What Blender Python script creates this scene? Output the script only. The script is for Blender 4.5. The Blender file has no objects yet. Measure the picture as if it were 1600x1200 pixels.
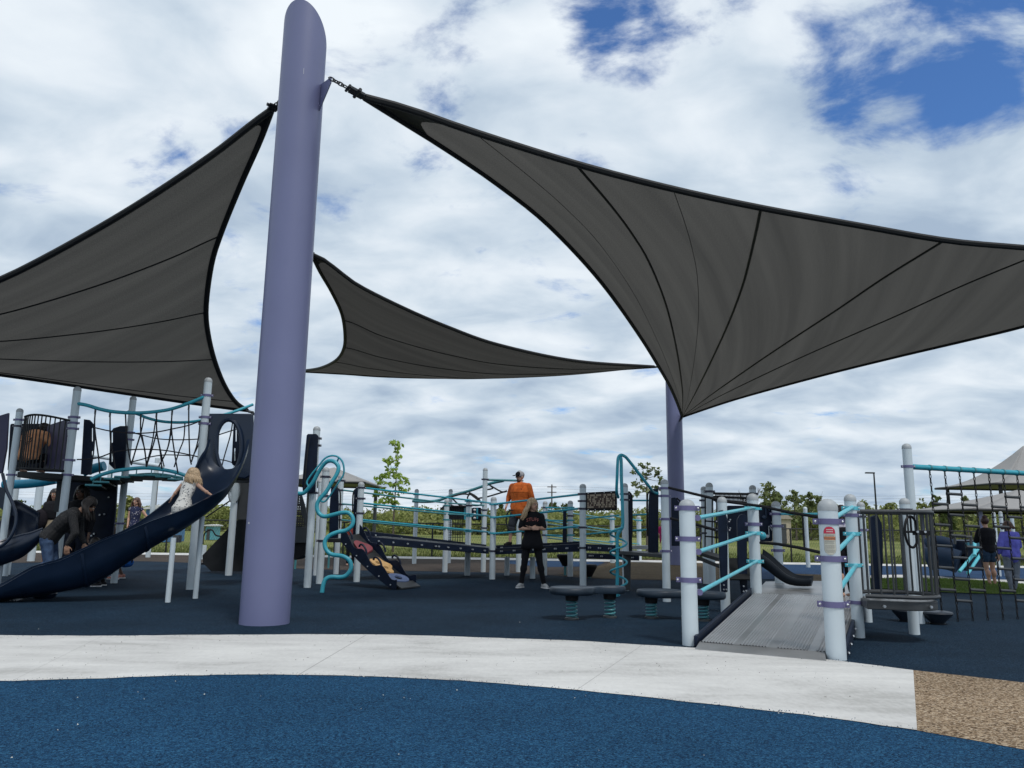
import bpy, bmesh, math, random
import numpy as np
from mathutils import Vector, Matrix, noise
from mathutils.geometry import tessellate_polygon
random.seed(7)
R = math.radians
sc = bpy.context.scene
# ---------------------------------------------------------------- camera
CAM_H = 1.10; TILT = 10.4; ROLL = 0.85; FPX = 1202.0      # measured on the 1600x1200 photograph
_t, _r = R(TILT), R(ROLL)
FWD = Vector((0, math.cos(_t), math.sin(_t)))
_r0 = Vector((1, 0, 0)); _u0 = Vector((0, -math.sin(_t), math.cos(_t)))
RIGHT = math.cos(_r)*_r0 + math.sin(_r)*_u0
UP = -math.sin(_r)*_r0 + math.cos(_r)*_u0
CAMP = Vector((0, 0, CAM_H))
cd = bpy.data.cameras.new('camera'); cam = bpy.data.objects.new('camera', cd)
sc.collection.objects.link(cam); sc.camera = cam
cd.sensor_width = 36; cd.lens = 36*FPX/1600; cd.clip_start = .05; cd.clip_end = 3000
m = Matrix((RIGHT, UP, -FWD)).transposed().to_4x4(); m.translation = CAMP
cam.matrix_world = m
# ---------------------------------------------------------------- light
SUN_EL, SUN_AZ = 62, 150       # degrees; azimuth clockwise from +Y
sd = bpy.data.lights.new('sun', 'SUN'); so = bpy.data.objects.new('sun', sd); sc.collection.objects.link(so)
sd.energy = 1.9; sd.angle = R(10); sd.color = (1, .96, .9)
sv = Vector((math.sin(R(SUN_AZ))*math.cos(R(SUN_EL)), math.cos(R(SUN_AZ))*math.cos(R(SUN_EL)), math.sin(R(SUN_EL))))
so.rotation_euler = sv.to_track_quat('Z', 'Y').to_euler(); so.location = (0, 0, 30)
sc.view_settings.view_transform = 'Standard'; sc.view_settings.look = 'None'
sc.view_settings.exposure = 0; sc.view_settings.gamma = 1
# ---------------------------------------------------------------- pixel helpers (turn a place in the photo into a place in the world)
def ray(px, py):
    return FWD + RIGHT*((px-800)/FPX) + UP*((600-py)/FPX)
def G(px, py, z=0.0):
    d = ray(px, py); k = (z-CAM_H)/d.z
    return CAMP + d*k
def at(px, py, Y):
    d = ray(px, py); return CAMP + d*(Y/d.y)
def hz(P, py):      # height over P whose picture row is py
    # (d.up)*F = (600-py)*(d.fwd), d = (Px,Py,h)
    a = Vector((P.x, P.y, 0)); k = (600-py)/FPX
    return (k*a.dot(FWD)-a.dot(UP))/(UP.z-k*FWD.z) + CAM_H
def depth(P): return (P-CAMP).dot(FWD)
# ---------------------------------------------------------------- world: nishita sky behind broken cloud
def N(nt, typ, **kw):
    n = nt.nodes.new(typ)
    for k, v in kw.items(): setattr(n, k, v)
    return n
def world():
    w = bpy.data.worlds.new("World"); sc.world = w; w.use_nodes = True; nt = w.node_tree; nt.nodes.clear(); L = nt.links.new
    out = N(nt, 'ShaderNodeOutputWorld')
    sky = N(nt, 'ShaderNodeTexSky', sky_type='NISHITA'); sky.sun_disc = False
    sky.sun_elevation = R(SUN_EL); sky.sun_rotation = R(SUN_AZ); sky.altitude = 200; sky.ozone_density = 2.0; sky.air_density = 1.0; sky.dust_density = .6
    b1 = N(nt, 'ShaderNodeBackground'); b1.inputs[1].default_value = .105
    tint = N(nt, 'ShaderNodeMixRGB', blend_type='MULTIPLY'); tint.inputs[0].default_value = 1; tint.inputs[2].default_value = (.62, .95, 1.35, 1)
    L(sky.outputs[0], tint.inputs[1]); L(tint.outputs[0], b1.inputs[0])
    tc = N(nt, 'ShaderNodeTexCoord')
    sep = N(nt, 'ShaderNodeSeparateXYZ'); L(tc.outputs['Generated'], sep.inputs[0])
    def M(op, a, b=None, c=None, clamp=False):
        n = N(nt, 'ShaderNodeMath', operation=op); n.use_clamp = clamp
        for i, v in enumerate((a, b, c)):
            if v is None: continue
            if isinstance(v, (int, float)): n.inputs[i].default_value = v
            else: L(v, n.inputs[i])
        return n.outputs[0]
    zz = M('ADD', M('MAXIMUM', sep.outputs[2], 0.0), .24)
    u = M('DIVIDE', sep.outputs[0], zz); v = M('DIVIDE', sep.outputs[1], zz)
    cmb = N(nt, 'ShaderNodeCombineXYZ'); L(u, cmb.inputs[0]); L(v, cmb.inputs[1])
    def noi(scale, detail, rough, off, dist=0.0, sx=1, sy=1, rot=0):
        mp = N(nt, 'ShaderNodeMapping'); mp.inputs['Location'].default_value = off; mp.inputs['Scale'].default_value = (sx, sy, 1); mp.inputs['Rotation'].default_value = (0, 0, rot)
        L(cmb.outputs[0], mp.inputs[0])
        n = N(nt, 'ShaderNodeTexNoise'); n.inputs['Scale'].default_value = scale; n.inputs['Detail'].default_value = detail
        n.inputs['Roughness'].default_value = rough; n.inputs['Distortion'].default_value = dist
        L(mp.outputs[0], n.inputs['Vector']); return n.outputs['Fac']
    cov = noi(3.8, 10, .60, (3.1, 1.7, 0), .25, 1.0, 1.25, .5)
    big = noi(.9, 4, .5, (8.3, 2.2, 0))
    tone = noi(4.4, 8, .50, (5.2, 9.4, 2), .3, .8, 1.0, .35)
    tone2 = noi(1.3, 5, .5, (1.2, 4.4, 5), .2)
    # gaps: directions where the cloud is thin
    bias = None
    for (px, py, rad, amt) in ((1285, 100, .05, .38), (990, 50, .05, .20), (915, 20, .035, .20), (1585, 40, .09, .26), (1540, 190, .04, .15), (1545, 320, .04, .13), (1375, 235, .04, .12), (1130, 130, .06, -.12), (1400, 120, .04, -.10), (1140, 20, .03, .10), (1200, 250, .10, -.08), (1590, 210, .045, -.22),
                               (30, 262, .04, .04), (265, 262, .035, .03), (525, 320, .06, -.12), (250, 235, .05, -.05), (1470, 40, .03, -.08), (1200, 90, .04, -.10), (1450, 60, .05, .12)):
        d = ray(px, py).normalized()
        dp = N(nt, 'ShaderNodeVectorMath', operation='DOT_PRODUCT'); dp.inputs[1].default_value = d
        L(tc.outputs['Generated'], dp.inputs[0])
        mr = N(nt, 'ShaderNodeMapRange', interpolation_type='SMOOTHSTEP'); mr.inputs[1].default_value = math.cos(rad*1.75); mr.inputs[2].default_value = 1
        mr.inputs[3].default_value = 0; mr.inputs[4].default_value = amt; mr.inputs[4].default_value = amt*1.45; L(dp.outputs['Value'], mr.inputs[0])
        bias = mr.outputs[0] if bias is None else M('ADD', bias, mr.outputs[0])
    low = N(nt, 'ShaderNodeMapRange'); low.inputs[1].default_value = 0; low.inputs[2].default_value = .45; low.inputs[3].default_value = -.16; low.inputs[4].default_value = 0; L(sep.outputs[2], low.inputs[0])
    dens = M('ADD', M('ADD', M('MULTIPLY', cov, 2.1), M('MULTIPLY', big, .5)), -.52)
    dens = M('SUBTRACT', M('SUBTRACT', dens, bias), low.outputs[0])
    mask = N(nt, 'ShaderNodeMapRange', interpolation_type='SMOOTHSTEP'); mask.inputs[1].default_value = .30; mask.inputs[2].default_value = .72; L(dens, mask.inputs[0])
    # cloud tone: bright tops, grey-blue bellies, duller towards the horizon
    tt = M('ADD', M('MULTIPLY', tone, .62), M('MULTIPLY', tone2, .38))
    hor = N(nt, 'ShaderNodeMapRange'); hor.inputs[1].default_value = 0; hor.inputs[2].default_value = .55; hor.inputs[3].default_value = -.07; hor.inputs[4].default_value = .035; L(sep.outputs[2], hor.inputs[0])
    tt = M('ADD', tt, hor.outputs[0])
    cr = N(nt, 'ShaderNodeValToRGB'); L(tt, cr.inputs[0])
    e = cr.color_ramp.elements
    e[0].position = .34; e[0].color = (.37, .47, .60, 1)
    e[1].position = .66; e[1].color = (.84, .90, .95, 1)
    x = e.new(.43); x.color = (.50, .60, .71, 1)
    x = e.new(.50); x.color = (.62, .71, .80, 1)
    x = e.new(.57); x.color = (.74, .81, .88, 1)
    b2 = N(nt, 'ShaderNodeBackground'); L(cr.outputs[0], b2.inputs[0]); b2.inputs[1].default_value = 1.05
    mx = N(nt, 'ShaderNodeMixShader'); L(mask.outputs[0], mx.inputs[0]); L(b1.outputs[0], mx.inputs[1]); L(b2.outputs[0], mx.inputs[2])
    L(mx.outputs[0], out.inputs[0])
world()
# ---------------------------------------------------------------- materials
MATS = {}
def mat(name, col, rough=.5, metal=0., var=.12, vscale=6., bump=0., bscale=60., col2=None, spec=.5, dirt=0.):
    if name in MATS: return MATS[name]
    m = bpy.data.materials.new(name); m.use_nodes = True; nt = m.node_tree; L = nt.links.new; b = nt.nodes['Principled BSDF']
    tc = N(nt, 'ShaderNodeTexCoord'); n = N(nt, 'ShaderNodeTexNoise'); n.inputs['Scale'].default_value = vscale; n.inputs['Detail'].default_value = 6
    L(tc.outputs['Object'], n.inputs['Vector'])
    cr = N(nt, 'ShaderNodeValToRGB'); L(n.outputs['Fac'], cr.inputs[0])
    a = [c*(1-var) for c in col]; c2 = [min(1, c*(1+var)) for c in (col2 or col)]
    cr.color_ramp.elements[0].position = .3; cr.color_ramp.elements[0].color = (*a, 1)
    cr.color_ramp.elements[1].position = .7; cr.color_ramp.elements[1].color = (*c2, 1)
    L(cr.outputs[0], b.inputs['Base Color'])
    b.inputs['Metallic'].default_value = metal; b.inputs['Specular IOR Level'].default_value = spec
    mr = N(nt, 'ShaderNodeMapRange'); mr.inputs[3].default_value = max(.05, rough-.08); mr.inputs[4].default_value = min(1, rough+.1); L(n.outputs['Fac'], mr.inputs[0]); L(mr.outputs[0], b.inputs['Roughness'])
    if bump:
        n2 = N(nt, 'ShaderNodeTexNoise'); n2.inputs['Scale'].default_value = bscale; n2.inputs['Detail'].default_value = 4; L(tc.outputs['Object'], n2.inputs['Vector'])
        bp = N(nt, 'ShaderNodeBump'); bp.inputs['Strength'].default_value = bump; bp.inputs['Distance'].default_value = .01; L(n2.outputs['Fac'], bp.inputs['Height']); L(bp.outputs[0], b.inputs['Normal'])
    MATS[name] = m; return m
def granule(name, cols, cell=90., bump=.6, blot=.15):
    m = bpy.data.materials.new(name); m.use_nodes = True; nt = m.node_tree; L = nt.links.new; b = nt.nodes['Principled BSDF']
    tc = N(nt, 'ShaderNodeTexCoord'); v = N(nt, 'ShaderNodeTexVoronoi'); v.inputs['Scale'].default_value = cell; v.inputs['Randomness'].default_value = 1
    dn = N(nt, 'ShaderNodeTexNoise'); dn.inputs['Scale'].default_value = cell*.6; dn.inputs['Detail'].default_value = 2; L(tc.outputs['Object'], dn.inputs['Vector'])
    ad = N(nt, 'ShaderNodeMixRGB', blend_type='LINEAR_LIGHT'); ad.inputs[0].default_value = .012; L(tc.outputs['Object'], ad.inputs[1]); L(dn.outputs['Color'], ad.inputs[2])
    L(ad.outputs[0], v.inputs['Vector'])
    sp = N(nt, 'ShaderNodeSeparateColor'); L(v.outputs['Color'], sp.inputs[0])
    cr = N(nt, 'ShaderNodeValToRGB'); L(sp.outputs[0], cr.inputs[0]); e = cr.color_ramp.elements
    e[0].position = 0; e[0].color = (*cols[0], 1); e[1].position = 1; e[1].color = (*cols[-1], 1)
    for i, c in enumerate(cols[1:-1]): x = e.new((i+1)/(len(cols)-1)); x.color = (*c, 1)
    n = N(nt, 'ShaderNodeTexNoise'); n.inputs['Scale'].default_value = .9; n.inputs['Detail'].default_value = 7; n.inputs['Roughness'].default_value = .65; L(tc.outputs['Object'], n.inputs['Vector'])
    mr = N(nt, 'ShaderNodeMapRange'); mr.inputs[1].default_value = .3; mr.inputs[2].default_value = .7; mr.inputs[3].default_value = 1-blot; mr.inputs[4].default_value = 1+blot; L(n.outputs['Fac'], mr.inputs[0])
    ml = N(nt, 'ShaderNodeVectorMath', operation='SCALE'); L(cr.outputs[0], ml.inputs[0]); L(mr.outputs[0], ml.inputs['Scale']); L(ml.outputs[0], b.inputs['Base Color'])
    b.inputs['Roughness'].default_value = .85; b.inputs['Specular IOR Level'].default_value = .08
    bp = N(nt, 'ShaderNodeBump'); bp.inputs['Strength'].default_value = bump; bp.inputs['Distance'].default_value = .006; L(v.outputs['Distance'], bp.inputs['Height']); bp.invert = True; L(bp.outputs[0], b.inputs['Normal'])
    MATS[name] = m; return m
def leafmat(name, cols, trans=.35, scale=.8):
    m = bpy.data.materials.new(name); m.use_nodes = True; nt = m.node_tree; L = nt.links.new; nt.nodes.clear()
    o = N(nt, 'ShaderNodeOutputMaterial'); ge = N(nt, 'ShaderNodeNewGeometry'); n = N(nt, 'ShaderNodeTexNoise'); n.inputs['Scale'].default_value = scale; n.inputs['Detail'].default_value = 3
    L(ge.outputs['Position'], n.inputs['Vector'])
    wn = N(nt, 'ShaderNodeTexWhiteNoise', noise_dimensions='3D'); L(ge.outputs['True Normal'], wn.inputs['Vector'])
    mm = N(nt, 'ShaderNodeMath', operation='MULTIPLY_ADD'); mm.inputs[1].default_value = .35; L(wn.outputs['Value'], mm.inputs[0]); 
    m2 = N(nt, 'ShaderNodeMath', operation='SUBTRACT'); L(n.outputs['Fac'], m2.inputs[0]); m2.inputs[1].default_value = .17; L(m2.outputs[0], mm.inputs[2])
    cr = N(nt, 'ShaderNodeValToRGB'); L(mm.outputs[0], cr.inputs[0]); e = cr.color_ramp.elements
    e[0].position = .3; e[0].color = (*cols[0], 1); e[1].position = .72; e[1].color = (*cols[-1], 1)
    for i, c in enumerate(cols[1:-1]): x = e.new(.3+.42*(i+1)/(len(cols)-1)); x.color = (*c, 1)
    d = N(nt, 'ShaderNodeBsdfDiffuse'); t = N(nt, 'ShaderNodeBsdfTranslucent'); L(cr.outputs[0], d.inputs[0]); L(cr.outputs[0], t.inputs[0])
    mx = N(nt, 'ShaderNodeMixShader'); mx.inputs[0].default_value = trans; L(d.outputs[0], mx.inputs[1]); L(t.outputs[0], mx.inputs[2]); L(mx.outputs[0], o.inputs[0])
    MATS[name] = m; return m
POST = mat('post_paint', (.57, .645, .685), .38, var=.06, vscale=3, bump=.04, bscale=120)
CAPM = mat('post_cap', (.36, .385, .40), .5, var=.06)
PURP = mat('purple_paint', (.160, .172, .305), .42, var=.05, vscale=1.2, bump=.03, bscale=25)
CLAMP = mat('purple_clamp', (.135, .125, .25), .4, var=.1)
DCLAMP = mat('dark_clamp', (.030, .030, .055), .45)
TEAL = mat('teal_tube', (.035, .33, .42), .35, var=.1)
TEALL = mat('teal_tube_lit', (.10, .50, .60), .3, var=.08)  # lit copy of the teal tube, stronger light put into the colour
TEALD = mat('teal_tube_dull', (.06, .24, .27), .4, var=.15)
CYAN = mat('cyan_plastic', (.03, .36, .55), .35)
NAVY = mat('navy_plastic', (.005, .011, .028), .45, var=.3, vscale=8, spec=.22)
NAVYS = mat('navy_slide', (.006, .015, .036), .30, var=.25, vscale=3)
PURPP = mat('purple_panel', (.055, .052, .11), .55, var=.1)
GREYP = mat('grey_panel', (.055, .06, .065), .55, spec=.3)
DMETAL = mat('dark_metal', (.020, .022, .024), .5, metal=.1, var=.2, spec=.3)
GMETAL = mat('grey_metal', (.060, .064, .068), .45, metal=.3, var=.15)
BLACK = mat('black_rubber', (.008, .008, .010), .55, spec=.25)
ROPE = mat('rope', (.016, .014, .018), .8, bump=.5, bscale=200)
BOLT = mat('bolt_steel', (.6, .62, .64), .3, metal=.8)
STEEL = mat('ramp_steel', (.31, .315, .32), .34, metal=.55, var=.22, vscale=2.2, bump=.05)
BRK = mat('brown_panel', (.07, .04, .03), .6); BEIGE = mat('beige_tile', (.42, .34, .25), .6)
# ---------------------------------------------------------------- mesh builder
WLOC = {}
def props(o, label=None, cat=None, group=None, kind=None):
    if label: o['label'] = label
    if cat: o['category'] = cat
    if group: o['group'] = group
    if kind: o['kind'] = kind
    return o
def thing(name, loc, label, cat, group=None):
    o = bpy.data.objects.new(name, None); sc.collection.objects.link(o); o.location = loc; o.empty_display_size = .3
    WLOC[o.name] = Vector(loc); return props(o, label, cat, group)
def frame(t):
    t = t.normalized(); a = Vector((0, 0, 1)) if abs(t.z) < .9 else Vector((1, 0, 0))
    u = t.cross(a).normalized(); return u, t.cross(u).normalized()
class MB:
    def __init__(s): s.v = []; s.f = []; s.m = []; s.uv = None; s.mi = 0
    def add(s, vs, fs):
        b = len(s.v); s.v += [tuple(x) for x in vs]; s.f += [tuple(b+i for i in f) for f in fs]; s.m += [s.mi]*len(fs); return s
    def tube(s, pts, r, seg=10, closed=False):
        pts = [Vector(p) for p in pts]; n = len(pts); rs = r if isinstance(r, (list, tuple)) else [r]*n
        vs = []; fs = []; u = None
        for i, p in enumerate(pts):
            if closed: t = (pts[(i+1) % n]-pts[i-1])
            else: t = pts[min(i+1, n-1)]-pts[max(i-1, 0)]
            if t.length < 1e-9: t = Vector((0, 0, 1))
            t.normalize()
            if u is None: u, w = frame(t)
            else:
                u = u-t*u.dot(t)
                if u.length < 1e-6: u, w = frame(t)
                u.normalize(); w = t.cross(u)
            for k in range(seg):
                a = 2*math.pi*k/seg; vs.append(p+(u*math.cos(a)+w*math.sin(a))*rs[i])
        m_ = n if closed else n-1
        for i in range(m_):
            j = (i+1) % n
            for k in range(seg):
                k2 = (k+1) % seg; fs.append((i*seg+k, i*seg+k2, j*seg+k2, j*seg+k))
        if not closed: fs.append(tuple(range(seg-1, -1, -1))); fs.append(tuple((n-1)*seg+k for k in range(seg)))
        return s.add(vs, fs)
    def cyl(s, a, b, r, r2=None, seg=16): return s.tube([a, b], [r, r if r2 is None else r2], seg)
    def caps(s, a, b, r1, r2, seg=10):     # capsule with round ends
        a = Vector(a); b = Vector(b); t = (b-a); L_ = t.length
        if L_ < 1e-6: return s.ell(a, (r1, r1, r1))
        t.normalize(); pts = []; rr = []
        for q in (-1, -.8, -.45, 0): pts.append(a+t*r1*q); rr.append(max(r1*math.sqrt(max(0, 1-q*q)), r1*.02))
        for q in (0, .45, .8, 1): pts.append(b+t*r2*q); rr.append(max(r2*math.sqrt(max(0, 1-q*q)), r2*.02))
        return s.tube(pts, rr, seg)
    def ell(s, c, rad, axes=None, nu=14, nv=9):
        c = Vector(c); ax = axes or (Vector((1, 0, 0)), Vector((0, 1, 0)), Vector((0, 0, 1))); vs = []; fs = []
        for j in range(1, nv):
            ph = math.pi*j/nv
            for i in range(nu):
                th = 2*math.pi*i/nu
                vs.append(c+ax[0]*rad[0]*math.sin(ph)*math.cos(th)+ax[1]*rad[1]*math.sin(ph)*math.sin(th)+ax[2]*rad[2]*math.cos(ph))
        top = len(vs); vs.append(c+ax[2]*rad[2]); bot = len(vs); vs.append(c-ax[2]*rad[2])
        for j in range(nv-2):
            for i in range(nu): i2 = (i+1) % nu; fs.append((j*nu+i, (j+1)*nu+i, (j+1)*nu+i2, j*nu+i2))
        for i in range(nu): i2 = (i+1) % nu; fs.append((top, i, i2)); fs.append((bot, (nv-2)*nu+i2, (nv-2)*nu+i))
        return s.add(vs, fs)
    def box(s, c, size, ax=None):
        c = Vector(c); x, y, z = ax or (Vector((1, 0, 0)), Vector((0, 1, 0)), Vector((0, 0, 1))); hx, hy, h = size[0]/2, size[1]/2, size[2]/2
        vs = [c+x*a*hx+y*b*hy+z*d*h for a in (-1, 1) for b in (-1, 1) for d in (-1, 1)]
        return s.add(vs, [(0, 1, 3, 2), (4, 6, 7, 5), (0, 4, 5, 1), (2, 3, 7, 6), (0, 2, 6, 4), (1, 5, 7, 3)])
    def prism(s, poly, vec, holes=()):
        vec = Vector(vec); loops = [[Vector(p) for p in poly]]+[[Vector(p) for p in h] for h in holes]
        flat = [p for l in loops for p in l]; n = len(flat); tris = tessellate_polygon(loops)
        fs = [tuple(t) for t in tris]+[tuple(n+i for i in reversed(t)) for t in tris]; b = 0
        for l in loops:
            k = len(l)
            for i in range(k): j = (i+1) % k; fs.append((b+i, b+j, n+b+j, n+b+i))
            b += k
        return s.add(flat+[p+vec for p in flat], fs)
    def grid(s, rows):       # rows of equal length
        n = len(rows[0]); vs = [p for r in rows for p in r]; fs = []
        for i in range(len(rows)-1):
            for j in range(n-1): fs.append((i*n+j, i*n+j+1, (i+1)*n+j+1, (i+1)*n+j))
        return s.add(vs, fs)
    def lathe(s, c, prof, seg=24, axis=None):      # prof: (radius, height) pairs
        c = Vector(c); z = Vector(axis or (0, 0, 1)).normalized(); u, w = frame(z); vs = []; fs = []
        for r, h in prof:
            for k in range(seg): a = 2*math.pi*k/seg; vs.append(c+z*h+(u*math.cos(a)+w*math.sin(a))*max(r, 1e-4))
        for i in range(len(prof)-1):
            for k in range(seg): k2 = (k+1) % seg; fs.append((i*seg+k, i*seg+k2, (i+1)*seg+k2, (i+1)*seg+k))
        return s.add(vs, fs)
    def build(s, name, mt, parent=None, origin=None, bevel=0, voxel=0, smooth=3, angle=35, solid=0, label=None, cat=None, group=None, kind=None):
        V_ = [Vector(v) for v in s.v]
        if origin is None: origin = Vector((sum(v.x for v in V_)/len(V_), sum(v.y for v in V_)/len(V_), min(v.z for v in V_))) if V_ else Vector()
        me = bpy.data.meshes.new(name); me.from_pydata([v-origin for v in V_], [], s.f)
        mts = mt if isinstance(mt, (list, tuple)) else [mt]
        for q in mts: me.materials.append(q)
        if any(s.m): me.polygons.foreach_set('material_index', s.m)
        bm = bmesh.new(); bm.from_mesh(me)
        if not voxel and not s.uv: bmesh.ops.recalc_face_normals(bm, faces=bm.faces)
        bm.to_mesh(me); bm.free()
        if s.uv:
            ul = me.uv_layers.new(name='UVMap')
            for lp in me.loops: ul.data[lp.index].uv = s.uv[lp.vertex_index]
        ob = bpy.data.objects.new(name, me); sc.collection.objects.link(ob)
        if voxel:
            md = ob.modifiers.new('r', 'REMESH'); md.mode = 'VOXEL'; md.voxel_size = voxel; md.use_smooth_shade = True
            if smooth: ms = ob.modifiers.new('s', 'SMOOTH'); ms.iterations = smooth; ms.factor = .5
            dg = bpy.context.evaluated_depsgraph_get(); dg.update()
            nm = bpy.data.meshes.new_from_object(ob.evaluated_get(dg)); ob.modifiers.clear(); ob.data = nm
            nm.materials.clear()
            for q in mts: nm.materials.append(q)
            nm.polygons.foreach_set('material_index', [0]*len(nm.polygons)); nm.polygons.foreach_set('use_smooth', [True]*len(nm.polygons))
        else:
            me.polygons.foreach_set('use_smooth', [True]*len(me.polygons)); me.set_sharp_from_angle(angle=R(angle))
        if bevel:
            b = ob.modifiers.new('b', 'BEVEL'); b.width = bevel; b.segments = 2; b.limit_method = 'ANGLE'; b.angle_limit = R(40)
        if solid: q = ob.modifiers.new('t', 'SOLIDIFY'); q.thickness = solid; q.offset = 0
        if parent is not None:
            ob.parent = parent; ob.location = origin-WLOC[parent.name]
        else: ob.location = origin
        WLOC[ob.name] = Vector(origin)
        return props(ob, label, cat, group, kind)
def spline(pts, n=8, closed=False):
    pts = [Vector(p) for p in pts]; out = []; k = len(pts)
    rng = range(k) if closed else range(k-1)
    for i in rng:
        if closed: p0, p1, p2, p3 = pts[i-1], pts[i], pts[(i+1) % k], pts[(i+2) % k]
        else: p1, p2 = pts[i], pts[i+1]; p0 = pts[i-1] if i else p1*2-p2; p3 = pts[i+2] if i+2 < k else p2*2-p1
        for j in range(n):
            t = j/n; out.append(.5*((2*p1)+(p2-p0)*t+(2*p0-5*p1+4*p2-p3)*t*t+(3*p1-p0-3*p2+p3)*t**3))
    if not closed: out.append(pts[-1])
    return out
def pxs(pts, Y0, Y1=None, n=6):     # smooth 3-D curve through picture points, depth running from Y0 to Y1
    Y1 = Y0 if Y1 is None else Y1; k = len(pts)
    L_ = [0]
    for a, b in zip(pts, pts[1:]): L_.append(L_[-1]+math.hypot(a[0]-b[0], a[1]-b[1]))
    P = [at(p[0], p[1], 1/((1-l/L_[-1])/Y0+(l/L_[-1])/Y1)) for p, l in zip(pts, L_)]
    return spline(P, n) if n > 1 else P
# ================================================================ THE SETTING
def sheet(name, pxpoly, z, mt, label=None, pts=None):
    P = pts or [G(x, y, z) for x, y in pxpoly]
    mb = MB(); tris = tessellate_polygon([P]); mb.add(P, [tuple(t) for t in tris])
    o = mb.build(name, mt, origin=Vector((0, 0, z)), kind='structure')
    me = o.data
    if sum(p.normal.z for p in me.polygons) < 0: me.flip_normals()
    return o
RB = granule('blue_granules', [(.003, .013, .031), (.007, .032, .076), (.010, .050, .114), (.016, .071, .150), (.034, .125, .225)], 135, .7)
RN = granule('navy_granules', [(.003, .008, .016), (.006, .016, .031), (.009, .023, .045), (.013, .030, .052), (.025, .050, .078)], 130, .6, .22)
RM = granule('mid_blue_granules', [(.012, .03, .07), (.02, .05, .11), (.03, .07, .15)], 60, .5, .1)
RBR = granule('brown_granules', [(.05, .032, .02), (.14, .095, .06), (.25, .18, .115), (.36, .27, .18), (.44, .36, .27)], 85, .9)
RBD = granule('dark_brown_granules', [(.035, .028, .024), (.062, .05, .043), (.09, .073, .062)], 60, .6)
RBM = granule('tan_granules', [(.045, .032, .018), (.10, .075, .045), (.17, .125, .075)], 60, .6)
def grassmat(name, cols, sc_=14, trk=1.0):
    m = bpy.data.materials.new(name); m.use_nodes = True; nt = m.node_tree; L = nt.links.new; b = nt.nodes['Principled BSDF']
    ge = N(nt, 'ShaderNodeNewGeometry'); n = N(nt, 'ShaderNodeTexNoise'); n.inputs['Scale'].default_value = sc_; n.inputs['Detail'].default_value = 8; n.inputs['Roughness'].default_value = .7
    n2 = N(nt, 'ShaderNodeTexNoise'); n2.inputs['Scale'].default_value = .12; n2.inputs['Detail'].default_value = 6
    mp = N(nt, 'ShaderNodeMapping'); mp.inputs['Scale'].default_value = (.35, 1, 1); L(ge.outputs['Position'], mp.inputs[0]); L(mp.outputs[0], n2.inputs['Vector'])
    L(ge.outputs['Position'], n.inputs['Vector'])
    mx = N(nt, 'ShaderNodeMath', operation='MULTIPLY_ADD'); L(n2.outputs['Fac'], mx.inputs[0]); mx.inputs[1].default_value = .75
    mu = N(nt, 'ShaderNodeMath', operation='MULTIPLY'); L(n.outputs['Fac'], mu.inputs[0]); mu.inputs[1].default_value = .3; L(mu.outputs[0], mx.inputs[2])
    cr = N(nt, 'ShaderNodeValToRGB'); L(mx.outputs[0], cr.inputs[0]); e = cr.color_ramp.elements
    e[0].position = .40; e[0].color = (*cols[0], 1); e[1].position = .66; e[1].color = (*cols[-1], 1)
    for i, c in enumerate(cols[1:-1]): x = e.new(.40+.26*(i+1)/(len(cols)-1)); x.color = (*c, 1)
    L(cr.outputs[0], b.inputs['Base Color']); b.inputs['Roughness'].default_value = .9; b.inputs['Specular IOR Level'].default_value = .1
    bp = N(nt, 'ShaderNodeBump'); bp.inputs['Strength'].default_value = .6; bp.inputs['Distance'].default_value = .05; L(n.outputs['Fac'], bp.inputs['Height']); L(bp.outputs[0], b.inputs['Normal'])
    return m
GR = grassmat('field_grass', [(.10, .125, .035), (.155, .175, .05), (.22, .22, .085)])
TURF = grassmat('turf', [(.07, .115, .03), (.10, .15, .04), (.13, .18, .06)], 60)
CONC = mat('concrete', (.50, .495, .475), .85, var=.10, vscale=1.3, bump=.25, bscale=140, col2=(.58, .575, .56), spec=.2)
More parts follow.
